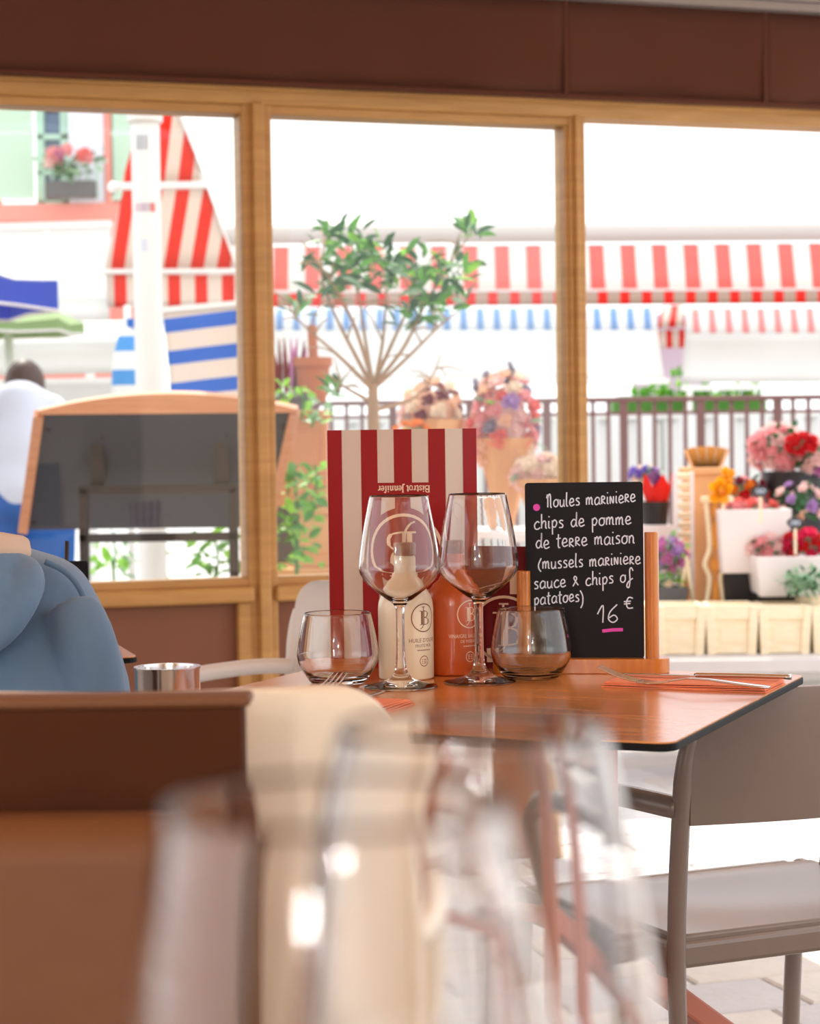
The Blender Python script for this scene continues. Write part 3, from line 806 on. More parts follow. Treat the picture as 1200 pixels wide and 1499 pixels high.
cbd = thing('chalkboard', 'small black chalkboard menu in a wooden two post stand', 'chalkboard', (mid.x, mid.y, TABLE_Z), crz, 'table chalkboards')
BWd = (bB - bA).length; bz0 = .0175; bz1 = P(857, 706, mid.y).z - TABLE_Z; BH = bz1 - bz0
MB().prism_y(rrect(BWd, BH, .004, 4, 0, bz0 + BH / 2), -.002, .002).build('board', M['slate'], cbd)
fx = lambda zx: (zx - 50) / 808 * BWd - BWd / 2
fz = lambda zy: bz0 + (1275 - zy) / 1203 * BH
pr = Print(); lw = .0016
for body, x0, x1, y0, y1, xh in (('Moules maRiNieRe', 200, 815, 240, 208, 50), ('chips de pomme', 110, 785, 388, 356, 52), ('de teRRe maison', 120, 808, 522, 486, 54),
                                 ('(mussels maRiNieRe', 135, 846, 662, 628, 50), ('sauce & chips of', 105, 792, 798, 752, 50), ('patatoes)', 105, 452, 908, 880, 48), ('16', 540, 700, 1035, 1030, 62)):
    hand(pr, body, x0, x1, y0, y1, xh, lw, fx, fz)
hand(pr, 'E', 722, 792, 938, 936, 46, lw, fx, fz)
pr.build('chalk_writing', M['chalk'], lambda x, z: (x, -.0024, z), cbd)
pr = Print(); pr.line([(fx(572), fz(1088)), (fx(640), fz(1080)), (fx(714), fz(1078))], .0042)
pr.build('pink_underline', M['chalk_pink'], lambda x, z: (x, -.0024, z), cbd)
pr = Print(); pr.disc(fx(130), fz(240), .0044, 14)
pr.build('pink_dot', M['chalk_pink'], lambda x, z: (x, -.0024, z), cbd)
x1 = P(958, 980, mid.y).x - mid.x; x0 = P(742, 980, mid.y).x - mid.x
MB().prism(rrect(x1 - x0 + .036, .040, .0195, 10, (x0 + x1) / 2, 0), 0, .0185).build('base', M['honey_wood'], cbd, smooth='auto', bevel=.001)
for px, py in ((952.5, 778), (766, 836)):
    p = P(px, py, mid.y); x = p.x - mid.x
    MB().lathe([(0, .018), (.0086, .018), (.0086, p.z - TABLE_Z - .001), (.0076, p.z - TABLE_Z), (0, p.z - TABLE_Z)], 24, (x, -.001, 0)).build('post', M['honey_wood'], cbd, smooth='auto')

# second chalkboard on the person's table
c3 = P(100, 880, 3.12)
cb2 = thing('chalkboard', 'black chalkboard partly hidden behind the shoulder of the blue hoodie', 'chalkboard', (c3.x - .045, 3.13, T3Z), .1, 'table chalkboards')
hh = P(120, 822, 3.12).z - T3Z
MB().prism_y(rrect(.148, hh - .017, .004, 4, 0, .0175 + (hh - .0175) / 2), -.002, .002).build('board', M['slate'], cb2)
MB().prism(rrect(.2, .04, .0195, 8), 0, .0185).build('base', M['honey_wood'], cb2)
o = MB().tube([Vector((P(95, 892, 3.07).x, 3.07, T3Z)), P(97, 850, 3.08), P(98, 792, 3.09)], .0035, 8).build('pen', M['dark_steel'], None, smooth=True)
tag(o, 'dark pen standing upright against the chalkboard by the hoodie', 'pen')

# ================================================================== NAPKINS AND CUTLERY
def napkin(label, c, rz, L=.2, Wd=.095):
    t = thing('napkin', label, 'napkin', c, rz, 'orange paper napkins')
    for k in range(4):
        def nf(u, v, k=k):
            return ((u - .5) * (L - .002 * k), (v - .5) * (Wd - .003 * k) + .001 * k, .0008 + k * .0016 + .0006 * math.sin(u * 7 + k) * (k > 0)), (0, 0, 1)
        MB().shell(nf, 12, 4, .0011).build('fold', M['napkin'], t)
    return t
def fork(label, c, rz):
    t = thing('fork', label, 'fork', c, rz, 'table forks')
    for k in range(4):
        y = (k - 1.5) * .0062
        MB().tube(smooth_path([(0, y * .95, .019), (.02, y, .0105), (.04, y, .005), (.052, y * .9, .003)], 5), [.0008] * 3 + [.0013] * 13, 6, flat=.8).build('tine', M['steel'], t, smooth=True)
    def hf(u, v):
        pts = [(.048, .0125, .0034), (.062, .0115, .0022), (.072, .006, .0022), (.085, .0032, .005), (.105, .003, .0085), (.13, .0045, .008), (.17, .0085, .004), (.195, .0095, .002), (.2, .004, .0018)]
        s = u * (len(pts) - 1); i = min(int(s), len(pts) - 2); f = s - i; p = [pts[i][k] * (1 - f) + pts[i + 1][k] * f for k in range(3)]
        return (p[0], (v - .5) * 2 * p[1], p[2]), (0, 0, 1)
    MB().shell(hf, 48, 4, .0018).build('handle', M['steel'], t, smooth=True)
    return t
def knife(label, c, rz):
    t = thing('knife', label, 'knife', c, rz, 'table knives')
    def bf(u, v):
        x = .1 * u; w = .0095 * min(1, (u + .02) * 5) ** .5
        return (x, -.004 + v * w, .002), (0, 0, 1)
    MB().shell(bf, 14, 2, .0012).build('blade', M['steel'], t, smooth=True)
    MB().tube(smooth_path([(.098, .001, .003), (.12, .001, .0035), (.16, .001, .004), (.212, .001, .004)], 5), [.003] + [.0042] * 14 + [.005], 10, flat=.7).build('handle', M['steel'], t, smooth=True)
    return t
n0 = PZ(880, 1006); n1 = PZ(1120, 1015); nd = (n1 - n0).normalized(); nrz = math.atan2(nd.y, nd.x); nn = Vector((-nd.y, nd.x, 0))
nc = (n0 + n1) / 2 + nn * .048
napkin('orange folded paper napkin under the fork at the right corner', nc, nrz, (n1 - n0).length)
fk = PZ(869, 1001, TABLE_Z + .0075) + nn * .022; fork('steel fork lying on the orange napkin by the chalkboard', Vector((fk.x, fk.y, TABLE_Z + .0066)) , nrz - .01)
kn = n0 + nn * .066 - nd * .006; knife('steel knife lying on the orange napkin by the chalkboard', Vector((kn.x, kn.y, TABLE_Z + .0068)), nrz + .03)
ld = Matrix.Rotation(T1RZ, 3, 'Z') @ Vector((0, 1, 0)); lrz = math.atan2(ld.y, ld.x)
lc = PZ(586, 1030) - ld * .1 + Matrix.Rotation(T1RZ, 3, 'Z') @ Vector((-.03, 0, 0))
napkin('orange folded paper napkin at the left edge below the tumbler', lc, lrz)
lk = PZ(578, 1021) - ld * .0; knife('steel knife lying on the left orange napkin', Vector((lk.x - .01, lk.y - .01, TABLE_Z + .0068)), lrz + PI)
lf = PZ(500, 1012); fork('steel fork lying on the left napkin beneath the tumbler', Vector((lf.x + .0, lf.y - .03, TABLE_Z + .0066)), lrz + PI)

# neighbouring low table, seen only as a reflection in the left pane
rt5 = bistro_table('bistro_table', 'low bistro table right of the frame reflected in the left pane', (1.36, 1.36, 0), .3, .55, z=.50)
striped_menu('striped menu on the low table mirrored in the left window pane', (1.42, 1.20, 0), (1.24, 1.30, 0), (1.20, 1.33, 0), .50, .80)
bottle('cream bottle on the low side table mirrored in the left pane', (1.36, 1.42, .50), M['ceramic_cream'], M['print_brown'], 180, [("HUILE D'OLIVE", .0465, .0068, .040)])
bottle('orange bottle on the low table mirrored in the left pane', (1.28, 1.46, .50), M['ceramic_orange'], M['print_cream'], 180, [('VINAIGRE BALSAMIQUE', .0470, .0068, .056)])

# ================================================================== PEOPLE
def blob(name, parts, voxel, m, parent, smooth_it=6, sub=0):
    mb = MB()
    for p in parts:
        if p[0] == 'cap':
            _, pts, rad = p[:3]; fl = p[3] if len(p) > 3 else 1.0
            mb.tube(smooth_path(pts, 4) if len(pts) > 2 else pts, [rad[min(len(rad) - 1, i)] for i in range(len(pts))] if len(pts) == 2 else interp(rad, (len(pts) - 1) * 4 + 1), 16, flat=fl)
            mb.ball(pts[0], rad[0], 14, 8); mb.ball(pts[-1], rad[-1], 14, 8)
        else:
            _, c, r, sc = p; mb.ball(c, r, 20, 12, sc)
    o = mb.build(name, m, parent)
    r = o.modifiers.new('remesh', 'REMESH'); r.mode = 'VOXEL'; r.voxel_size = voxel; r.use_smooth_shade = True
    s = o.modifiers.new('smooth', 'SMOOTH'); s.iterations = smooth_it; s.factor = .6
    return o
def interp(rad, n):
    out = []
    for i in range(n):
        s = i / (n - 1) * (len(rad) - 1); k = min(int(s), len(rad) - 2); f = s - k
        out.append(rad[k] * (1 - f) + rad[k + 1] * f)
    return out
def head(parent, c, face, m_skin, m_hair, hair_long=False, s=1.0):
    """head with face, ears and hair; face = direction in the ground plane"""
    f = Vector(face).normalized(); sd = Vector((f.y, -f.x, 0)); up = Vector((0, 0, 1)); c = Vector(c)
    parts = [('ball', c + up * .01 * s, .1 * s, (.78, .92, 1.12)), ('ball', c + f * .035 * s - up * .055 * s, .06 * s, (.95, .95, .9)),
             ('cap', [c - up * .06 * s - f * .01 * s, c - up * .17 * s - f * .03 * s], [.05 * s, .056 * s]),
             ('cap', [c + f * .092 * s + up * .005 * s, c + f * .108 * s - up * .028 * s], [.009 * s, .014 * s]),
             ('ball', c + f * .09 * s - up * .058 * s, .018 * s, (1.2, 1, .5)),
             ('ball', c + sd * .078 * s - up * .01 * s, .025 * s, (.45, .7, 1.1)), ('ball', c - sd * .078 * s - up * .01 * s, .025 * s, (.45, .7, 1.1))]
    blob('head', parts, .007 * s, m_skin, parent, 3)
    hp = [('ball', c - f * .012 * s + up * .028 * s, .108 * s, (.84, .94, 1.05)), ('ball', c - f * .05 * s - up * .02 * s, .09 * s, (.9, .85, 1.1))]
    if hair_long: hp.append(('cap', [c - f * .06 * s, c - f * .085 * s - up * .2 * s], [.08 * s, .05 * s]))
    blob('hair', hp, .009 * s, m_hair, parent, 2)
    for k in (-1, 1):
        e = c + f * .086 * s + sd * k * .032 * s + up * .008 * s
        MB().ball(e, .011 * s, 10, 6).build('eye', M['slate'], parent, smooth=True)
    return c
def hand_mesh(parent, wrist, d, side, m, s=1.0):
    d = Vector(d).normalized(); sd = d.cross(Vector((0, 0, 1))).normalized() * side; w = Vector(wrist); dn = Vector((0, 0, -1))
    parts = [('cap', [w, w + d * .05 * s], [.026 * s, .03 * s], .6)]
    for k, (o, L) in enumerate(((-.026, .062), (-.009, .074), (.009, .07), (.025, .055))):
        b = w + d * .07 * s + sd * o * s
        parts.append(('cap', [b - d * .02 * s, b + d * L * .5 * s + dn * .006 * s, b + d * L * .85 * s + dn * .022 * s], [.0095 * s, .0088 * s, .0075 * s]))
    b = w + d * .02 * s - sd * .03 * s
    parts.append(('cap', [b, b + d * .03 * s - sd * .022 * s, b + d * .055 * s - sd * .026 * s + dn * .008 * s], [.012 * s, .01 * s, .0085 * s]))
    blob('hand', parts, .004 * s, m, parent, 2)

# seated person in the blue hoodie, back to the camera, leaning over the table
DY = .06; pc = Vector((-.60, 2.585 + DY, 0))
per = thing('person', 'person in a blue grey hoodie seen from behind, leaning over the left table', 'person', pc)
S = lambda px, py, Y: P(px, py, Y + DY) - pc
CX = -62; k26 = mpp(2.585 + DY)
lev = [(808, 18), (815, 40), (824, 72), (836, 94), (852, 111), (872, 124), (895, 137), (925, 152), (960, 167), (1000, 181), (1050, 192), (1110, 190), (1200, 176), (1310, 168)]
tors = MB(); NS = 40; rows_ = []
for y_, xe in lev:
    c_ = S(CX, y_, 2.585); hw_ = (xe - CX) * k26; dp = min(.125, .055 + hw_ * .32); lean_ = max(0, c_.z - .6) * .28
    rows_.append([(c_.x + hw_ * math.copysign(abs(math.cos(a_)) ** .8, math.cos(a_)), lean_ + dp * math.copysign(abs(math.sin(a_)) ** .8, math.sin(a_)), c_.z) for a_ in [2 * PI * q / NS for q in range(NS)]])
vs_ = [p for r_ in rows_ for p in r_]; fs = []
for r_ in range(len(rows_) - 1):
    for q in range(NS): fs.append((r_ * NS + (q + 1) % NS, r_ * NS + q, (r_ + 1) * NS + q, (r_ + 1) * NS + (q + 1) % NS))
fs += [tuple(range(NS)), tuple(reversed(range((len(rows_) - 1) * NS, len(rows_) * NS)))]
tors.add(vs_, fs)
tors.tube(smooth_path([S(106, 890, 2.565), S(122, 935, 2.545), S(136, 990, 2.54), S(142, 1060, 2.55), Vector((.165, .06, .655))], 5), interp([.036, .041, .04, .04, .04], 21), 16)
tors.tube(smooth_path([Vector((.165, .06, .655)), Vector((.12, .22, .74)), Vector((.05, .36, .785))], 5), interp([.046, .044, .036], 11), 14)
tors.tube(smooth_path([S(-230, 890, 2.56), S(-262, 985, 2.53), Vector((-.26, .10, .66))], 5), interp([.045, .046, .04], 11), 14)
tors.tube(smooth_path([Vector((-.26, .10, .66)), Vector((-.26, .24, .74)), Vector((-.15, .40, .785))], 5), interp([.046, .044, .036], 11), 14)
hood = tors.build('hoodie', M['hoodie'], per)
m_ = hood.modifiers.new('remesh', 'REMESH'); m_.mode = 'VOXEL'; m_.voxel_size = .008; m_.use_smooth_shade = True
m_ = hood.modifiers.new('smooth', 'SMOOTH'); m_.iterations = 4; m_.factor = .6
hd = [('cap', [S(-125, 842, 2.555), S(-45, 834, 2.50), S(26, 838, 2.54), S(36, 856, 2.515), S(24, 893, 2.485), S(0, 930, 2.472), S(-50, 962, 2.47)], [.026, .028, .026, .026, .022, .017, .014]),
      ('cap', [S(-62, 960, 2.47), S(-128, 930, 2.475), S(-152, 880, 2.50), S(-146, 850, 2.53), S(-110, 838, 2.56)], [.014, .018, .026, .028, .026]),
      ('ball', S(-55, 885, 2.51), .058, (1.15, .5, 1.0)), ('cap', [S(-10, 856, 2.49), S(-22, 902, 2.475), S(-50, 945, 2.47)], [.022, .016, .01])]
blob('hood', hd, .006, M['hoodie'], hood, 4)
blob('collar', [('cap', [S(32, 797, 2.56), S(-30, 791, 2.505), S(-95, 796, 2.55)], [.012, .014, .012], 1.0), ('cap', [S(34, 808, 2.555), S(-30, 804, 2.50), S(-95, 808, 2.545)], [.0115, .014, .0115], 1.0)], .005, M['hood_in'], hood, 2)
MB().tube(smooth_path([S(66, 822, 2.585), S(90, 833, 2.585), S(110, 851, 2.585), S(124, 876, 2.585)], 5), .0042, 8).build('shoulder_seam', M['hoodie'], hood, smooth=True)
head(per, (-.24, .17, 1.0), (-.3, 1, 0), M['skin'], M['navy'])
blob('trousers', [('cap', [(-.1, -.0, .53), (.1, -.0, .53)], [.13, .13]), ('cap', [(-.1, .0, .52), (-.13, .38, .53), (-.13, .40, .10)], [.085, .07, .05]), ('cap', [(.1, .0, .52), (.1, .38, .53), (.1, .40, .10)], [.085, .07, .05])], .012, M['navy'], per)
for s in (-1, 1):
    blob('shoe', [('cap', [(s * .115 - .012, .38, .04), (s * .115 - .012, .52, .035)], [.04, .035])], .008, M['black_pot'], per)
hand_mesh(per, (.05, .38, .79), (-.9, .35, 0), 1, M['skin']); hand_mesh(per, (-.15, .40, .79), (.6, .7, 0), -1, M['skin'])
# stool under the person
resin_chair('low taupe resin stool chair under the person in the hoodie', M['taupe'], (pc.x, pc.y + .06, 0), 0, H=.46, seat_z=.375, W=.38, D=.36, pbot=.40, arms=False, group='resin armchairs')

# person outside, bent forward, seen from behind
po = P(30, 700, 9.0); po.z = 0
out = thing('person', 'person in a pale shirt and blue jeans bending over outside the left window', 'person', po)
Q = lambda px, py, Y=9.0: P(px, py, Y) - po
sh = [('cap', [Q(35, 712), Q(32, 660), Q(30, 605, 9.1)], [.17, .175, .15], .75), ('cap', [Q(75, 600, 9.1), Q(-25, 602, 9.1)], [.075, .075]),
      ('cap', [Q(78, 603, 9.1), Q(92, 660, 9.15), Q(84, 700, 9.35)], [.075, .062, .05]), ('cap', [Q(-28, 605, 9.1), Q(-44, 662, 9.15), Q(-36, 705, 9.35)], [.075, .062, .05])]
blob('shirt', sh, .018, M['shirt'], out)
jn = [('cap', [Q(0, 735), Q(72, 735)], [.15, .15], .85), ('cap', [Q(2, 740), (Q(0, 850)), (Q(0, 700).x, 0, .08)], [.125, .095, .07]), ('cap', [Q(72, 740), Q(78, 850), (Q(82, 700).x, 0, .08)], [.125, .095, .07])]
blob('jeans', jn, .018, M['jeans'], out)
hc = Q(38, 572, 9.22)
head(out, hc, (.25, 1, 0), M['skin'], M['hair_dark'], s=1.02)
for s, px in ((-1, 0), (1, 82)):
    x = Q(px, 700).x
    blob('shoe', [('cap', [(x, -.02, .045), (x, .16, .04)], [.045, .038])], .012, M['white_pot'], out)
hand_mesh(out, Q(84, 703, 9.38), (0, .8, -.6), 1, M['skin']); hand_mesh(out, Q(-36, 708, 9.38), (0, .8, -.6), -1, M['skin'])

# ================================================================== OUTSIDE: DISPLAY BOARD
ed = thing('display_board', 'tilted wooden rimmed display board on a steel stand outside the left window', 'display board', (0, 0, 0))
YT, YB = 6.0, 6.35
tl, tr_, bl, br = P(57, 606, YT), P(431, 603, YT), P(34, 776, YB), P(392, 772, YB)
nrm = (tr_ - tl).cross(bl - tl).normalized()
if nrm.y > 0: nrm = -nrm
def slab(mb, q, th):   # q: four corners; th away from the camera
    return mb.hexa([p for p in q] + [p - nrm * th for p in q])
slab(MB(), [tl, tr_, br, bl], .02).build('backing', M['board_back'], ed, bevel=.002)
arc = []
for k in range(17):
    u = k / 16; x = 54 + (434 - 54) * u; arc.append(P(x, 606 - 3 * u - 27 * math.sin(PI * u) ** .8 * 0 - (4 + 24 * (1 - (2 * u - 1) ** 2)), YT - .02))
mb = MB(); n = len(arc); base = [P(54 + 380 * k / 16, 607 - 3 * k / 16, YT - .02) for k in range(17)]
fr = arc + base; bk = [p + Vector((0, .09, .012)) for p in fr]
fs = []
for k in range(16):
    fs += [(k, k + 1, n + k + 1, n + k), (2 * n + k + 1, 2 * n + k, 3 * n + k, 3 * n + k + 1), (k + 1, k, 2 * n + k, 2 * n + k + 1), (n + k, n + k + 1, 3 * n + k + 1, 3 * n + k)]
fs += [(0, n, 3 * n, 2 * n), (n - 1, 3 * n - 1, 4 * n - 1, 2 * n - 1)]
mb.add(fr + bk, fs).build('top_rim', M['board_wood'], ed)
for a, b in ((tl, bl), (tr_, br)):
    MB().bar(a, b, .03, .035, nrm).build('side_rim', M['board_wood'], ed, bevel=.003)
YF = 6.12
for x in (122, 341):
    a = P(x, 714, YF); MB().box((a.x, a.y, a.z / 2), (.028, .03, a.z)).build('stand_leg', M['dark_steel'], ed, bevel=.003)
for y in (718, 788):
    MB().bar(P(116, y, YF), P(347, y - 3, YF), .03, .026).build('cross_bar', M['dark_steel'], ed, bevel=.003)
for x in (140, 322):
    q = P(x, 640, 6.06); r = P(x, 712, YF)
    MB().hexa([P(x - 9, 712, YF + .0), P(x + 14, 712, YF), P(x + 14, 712, YF + .08), P(x - 9, 712, YF + .08), P(x - 7, 645, 6.085), P(x + 10, 645, 6.085), P(x + 10, 645, 6.12), P(x - 7, 645, 6.12)]).build('bracket', M['dark_steel'], ed, bevel=.003)
for x, y in ((70, 630), (148, 640), (330, 640), (50, 765), (415, 625)):
    v = (y - 606) / 168; p = P(x, y, YT + (YB - YT) * v) + nrm * .002
    MB().ball(p, .007, 8, 5).build('bolt', M['dark_steel'], ed, smooth=True)

# ================================================================== OUTSIDE: POLE, AWNINGS, CANVAS
pp = P(219, 560, 7.2)
pole = thing('white_pole', 'thick white painted pole with small stickers in front of red awning', 'pole', (pp.x, 7.2, 0))
MB().lathe([(0, 0), (.054, 0), (.05, .1), (.05, 3.0), (0, 3.0)], 28).build('shaft', M['white_metal'], pole, smooth='auto')
def sticker(y0, y1, a0, a1, m):
    z0 = P(219, y1, 7.2).z; z1 = P(219, y0, 7.2).z
    MB().add([(.0506 * math.cos(-PI / 2 + a), .0506 * math.sin(-PI / 2 + a), z) for a in (a0, (a0 + a1) / 2, a1) for z in (z0, z1)], [(0, 2, 3, 1), (2, 4, 5, 3)]).build('sticker', m, pole)
sticker(200, 222, -.5, .25, mat('sticker_grey', srgb(150, 152, 168), .5))
sticker(299, 312, -.8, -.25, mat('sticker_pink', srgb(214, 190, 200), .5)); sticker(299, 312, -.25, .4, mat('sticker_lilac', srgb(196, 178, 190), .5)); sticker(299, 312, .4, .75, M['f_coral'])
sticker(352, 370, -.3, .15, mat('sticker_pale', srgb(214, 218, 232), .5))
MB().lathe([(.052, 0), (.062, .01), (.062, .14), (.052, .15)], 28, (0, 0, P(219, 182, 7.2).z)).build('collar', M['white_metal'], pole, smooth='auto')

RED = srgb(232, 44, 32); BEIGE = srgb(232, 222, 214)
def fabric(name, parent, q, th, m, nu=10, nv=4, sag=0.0):
    """sheet from four corners (tl, tr, br, bl)"""
    tl, tr2, br2, bl2 = [Vector(p) for p in q]; nn = (tr2 - tl).cross(bl2 - tl).normalized()
    def fn(u, v):
        p = tl.lerp(tr2, u).lerp(bl2.lerp(br2, u), v); return p + nn * sag * math.sin(PI * v) * (1 + .3 * math.sin(u * 9)), nn
    return MB().shell(fn, nu, nv, th).build(name, m, parent, smooth=True)
# side-on red striped awning at left
ra = thing('striped_awning', 'steep red and beige striped awning with two cross bars behind the white pole', 'awning', (P(250, 420, 9).x, 9.0, P(250, 420, 9).z))
o = ra.location
def sheared(name, c1, c2, per, shear, off):
    m = stripes(name, c1, c2, per, 'X', off, .5, trans=.45)
    nt = m.node_tree; sp = [n for n in nt.nodes if n.type == 'SEPXYZ'][0]; add = [n for n in nt.nodes if n.type == 'MATH' and n.operation == 'ADD'][0]
    mu = nt.nodes.new('ShaderNodeMath'); mu.operation = 'MULTIPLY'; mu.inputs[1].default_value = shear; nt.links.new(sp.outputs['Z'], mu.inputs[0])
    sm = nt.nodes.new('ShaderNodeMath'); sm.operation = 'SUBTRACT'; nt.links.new(sp.outputs['X'], sm.inputs[0]); nt.links.new(mu.outputs[0], sm.inputs[1])
    nt.links.new(sm.outputs[0], add.inputs[0]); return m
ms = sheared('red_stripe_slope', RED, BEIGE, .116, .26, .05)
mv = stripes('red_stripe_drop', RED, BEIGE, .118, 'X', .012, .46, trans=.45)
fabric('lower_slope', ra, [P(181, 276, 8.8) - o, P(303, 276, 8.8) - o, P(345, 394, 9.0) - o, P(152, 394, 9.0) - o], .004, ms)
fabric('upper_slope', ra, [P(208, 160, 8.55) - o, P(258, 160, 8.55) - o, P(303, 268, 8.8) - o, P(178, 268, 8.8) - o], .004, ms)
fabric('valance', ra, [P(156, 402, 9.0) - o, P(345, 402, 9.0) - o, P(344, 448, 9.0) - o, P(157, 450, 9.0) - o], .004, mv)
MB().bar(P(212, 398, 9.03) - o, Vector((P(212, 398, 9.03).x, 9.03, 0)) - o, .05, .05).build('post', M['white_metal'], ra)
MB().bar(P(146, 398, 8.98) - o, P(346, 397, 8.98) - o, .05, .022).build('front_bar', M['white_metal'], ra, bevel=.004)
MB().bar(P(163, 273, 8.77) - o, P(305, 271, 8.77) - o, .05, .03).build('cross_bar', M['white_metal'], ra, bevel=.004)
MB().ball(P(166, 274, 8.75) - o, .026, 10, 6).build('end_cap', M['white_metal'], ra, smooth=True)
MB().bar(P(258, 158, 8.6) - o, P(346, 396, 9.04) - o, .02, .014).build('side_arm', M['white_metal'], ra)

# long red and white market awning
YL = 12.0
la = thing('striped_awning', 'long market awning with pink and white stripes under a white cassette', 'awning', (P(800, 400, YL).x, YL, P(800, 400, YL).z))
o = la.location
zl = lambda px, py, Y=YL: P(px, py, Y) - o
mst = stripes('pink_stripes', srgb(238, 120, 112), srgb(238, 236, 230), 45.2 * mpp(YL + .3), 'X', .30, .47, trans=.3)
fabric('slope', la, [zl(330, 362, 12.12), zl(1330, 355, 12.12), zl(1330, 422, YL), zl(330, 426, YL)], .006, mst, 30, 3)
MB().tube([zl(318, 344, 12.25), zl(1340, 338, 12.25)], 14 * mpp(12.2), 16).build('cassette', M['cassette'], la, smooth='auto')
MB().bar(zl(330, 427, YL - .02), zl(1340, 423, YL - .02), .03, .012).build('front_bar', M['white_metal'], la)
MB().box(zl(341, 395, 12.3), (.085, .08, .30)).build('end_arm', M['white_metal'], la, bevel=.006)
fabric('top_cover', la, [zl(330, 322, 13.6), zl(1340, 316, 13.6), zl(1340, 330, 12.3), zl(330, 336, 12.3)], .01, M['canvas_white'], 20, 2)
# red checked valance of the awning behind
YV = 11.9
rv = thing('awning_valance', 'narrow valance of bright red and beige squares below the long awning', 'valance', (P(800, 438, YV).x, YV, P(800, 438, YV).z))
o2 = rv.location
mvs = stripes('red_squares', RED, srgb(196, 172, 158), 32.1 * mpp(YV), 'X', .085, .44, trans=.45)
fabric('cloth', rv, [P(352, 429, YV) - o2, P(1330, 424, YV) - o2, P(1330, 443, YV) - o2, P(352, 450, YV) - o2], .005, mvs, 20, 1)
# blue and white awning with roll-down white sheet
def stall(label, x0, x1, y0, y1, y2, y3, Y, m, sheet, lean=10):
    t = thing('stall_awning', label, 'awning', (P((x0 + x1) / 2, y1, Y).x, Y, P(x0, y1, Y).z), 0, 'stall awnings with roll down sheets'); o = t.location
    fabric('striped_top', t, [P(x0 + lean * .3, y0, Y + .06) - o, P(x1 - lean * .3, y0 - 2, Y + .06) - o, P(x1, y1 - 1, Y) - o, P(x0, y1, Y) - o], .006, m, 20, 2)
    fabric('sheet', t, [P(x0, y1, Y - .01) - o, P(x1, y1 - 1, Y - .01) - o, P(x1 + lean, y2, Y - .05) - o, P(x0 - lean, y2, Y - .05) - o], .006, sheet, 20, 6, .03)
    MB().bar(P(x0 - lean * 1.4, y3, Y - .06) - o, P(x1 + lean * 1.6, y3 - 3, Y - .06) - o, .03, .028).build('weight_bar', M['white_metal'], t, bevel=.003)
    for x in (x0 + 6, x1 - 6):
        a = P(x, y3, Y + .6); MB().box((a.x - o.x, .6, (a.z) / 2 - o.z), (.03, .03, a.z)).build('post', M['white_metal'], t)
    return t
YS = 11.0
stall('stall with blue and white striped top and white roll down sheet', 395, 963, 452, 484, 555, 561, YS, stripes('blue_stripes', srgb(140, 176, 222), srgb(240, 242, 244), 24 * mpp(YS + .2), 'X', .02, .42, trans=.3), M['canvas_white'])
stall('stall with pale pink striped top and grey roll down sheet', 1003, 1300, 452, 488, 560, 568, YS - .3, stripes('pale_pink_stripes', srgb(240, 160, 158), srgb(240, 240, 238), 23.3 * mpp(YS), 'X', .06, .42, trans=.3), M['canvas_grey'], 4)
ga = thing('striped_awning', 'small red striped awning seen in the gap between two stalls', 'awning', (P(982, 480, 13).x, 13, P(982, 480, 13).z)); o = ga.location
fabric('slope', ga, [P(970, 448, 13.5) - o, P(1000, 446, 13.5) - o, P(1003, 478, 13) - o, P(962, 480, 13) - o], .005, sheared('gap_slope', RED, BEIGE, .09, .5, .02), 4, 2)
fabric('valance', ga, [P(962, 484, 13) - o, P(1003, 482, 13) - o, P(1003, 509, 13) - o, P(962, 510, 13) - o], .005, stripes('gap_drop', RED, BEIGE, .08, 'X', .03, .45, trans=.45), 4, 1)
gw = thing('lilac_wall', 'pale lilac house wall seen between the two stalls', 'wall', (P(985, 540, 13.5).x, 13.5, 0))
MB().box((0, .1, .93), (.5, .2, 1.86)).build('wall_face', mat('lilac_render', srgb(214, 196, 214), .9), gw)

# blue striped banner beside the pole
bn = thing('striped_banner', 'blue and beige horizontally striped banner right of the white pole', 'banner', (P(296, 510, 7.6).x, 7.6, P(296, 510, 7.6).z)); o = bn.location
mb_ = stripes('banner_stripes', srgb(30, 116, 216), srgb(240, 226, 216), 47.0 * mpp(7.6), 'Z', .0486, .43, trans=.3)
fabric('cloth', bn, [P(242, 449, 7.6) - o, P(353, 449, 7.5) - o, P(353, 640, 7.5) - o, P(241, 640, 7.6) - o], .004, mb_, 12, 8, .02)
bn.rotation_euler.y = -.085
MB().bar(P(238, 449, 7.6) - o, P(356, 449, 7.5) - o, .02, .02).build('top_rod', M['white_metal'], bn)
MB().bar(P(356, 440, 7.5) - o, Vector((P(356, 440, 7.5).x, 7.5, 0)) - o, .025, .025).build('post', M['white_metal'], bn)
# folded blue and white parasol left of the pole
fp = P(188, 540, 7.9)
fu = thing('folded_parasol', 'folded blue and white parasol leaning beside the white pole', 'parasol', (fp.x, 7.9, 0))
z0, z1 = P(188, 580, 7.9).z, P(188, 466, 7.9).z
mb = MB(); rings = []
for k in range(9):
    v = k / 8; z = z1 + (z0 - z1) * v; r = .015 + .05 * math.sin(min(1, v * 1.3) * PI / 2) ; rings.append((r, z))
mb.lathe(rings, 10)
mb.v = [(x * (1 + .35 * math.sin(5 * math.atan2(y, x))), y * (1 + .35 * math.sin(5 * math.atan2(y, x))), z) for x, y, z in mb.v]
mb.build('canopy', stripes('parasol_blue', srgb(70, 150, 222), srgb(236, 236, 236), .13, 'Z', .03, .45), fu, smooth=True)
MB().tube([(0, 0, 0), (0, 0, z1 + .05)], .014, 10).build('pole', M['white_metal'], fu, smooth=True)
MB().box((.03, 0, z1 - .02), (.06, .05, .035)).build('strap', mat('strap_blue', srgb(20, 104, 196), .6), fu)

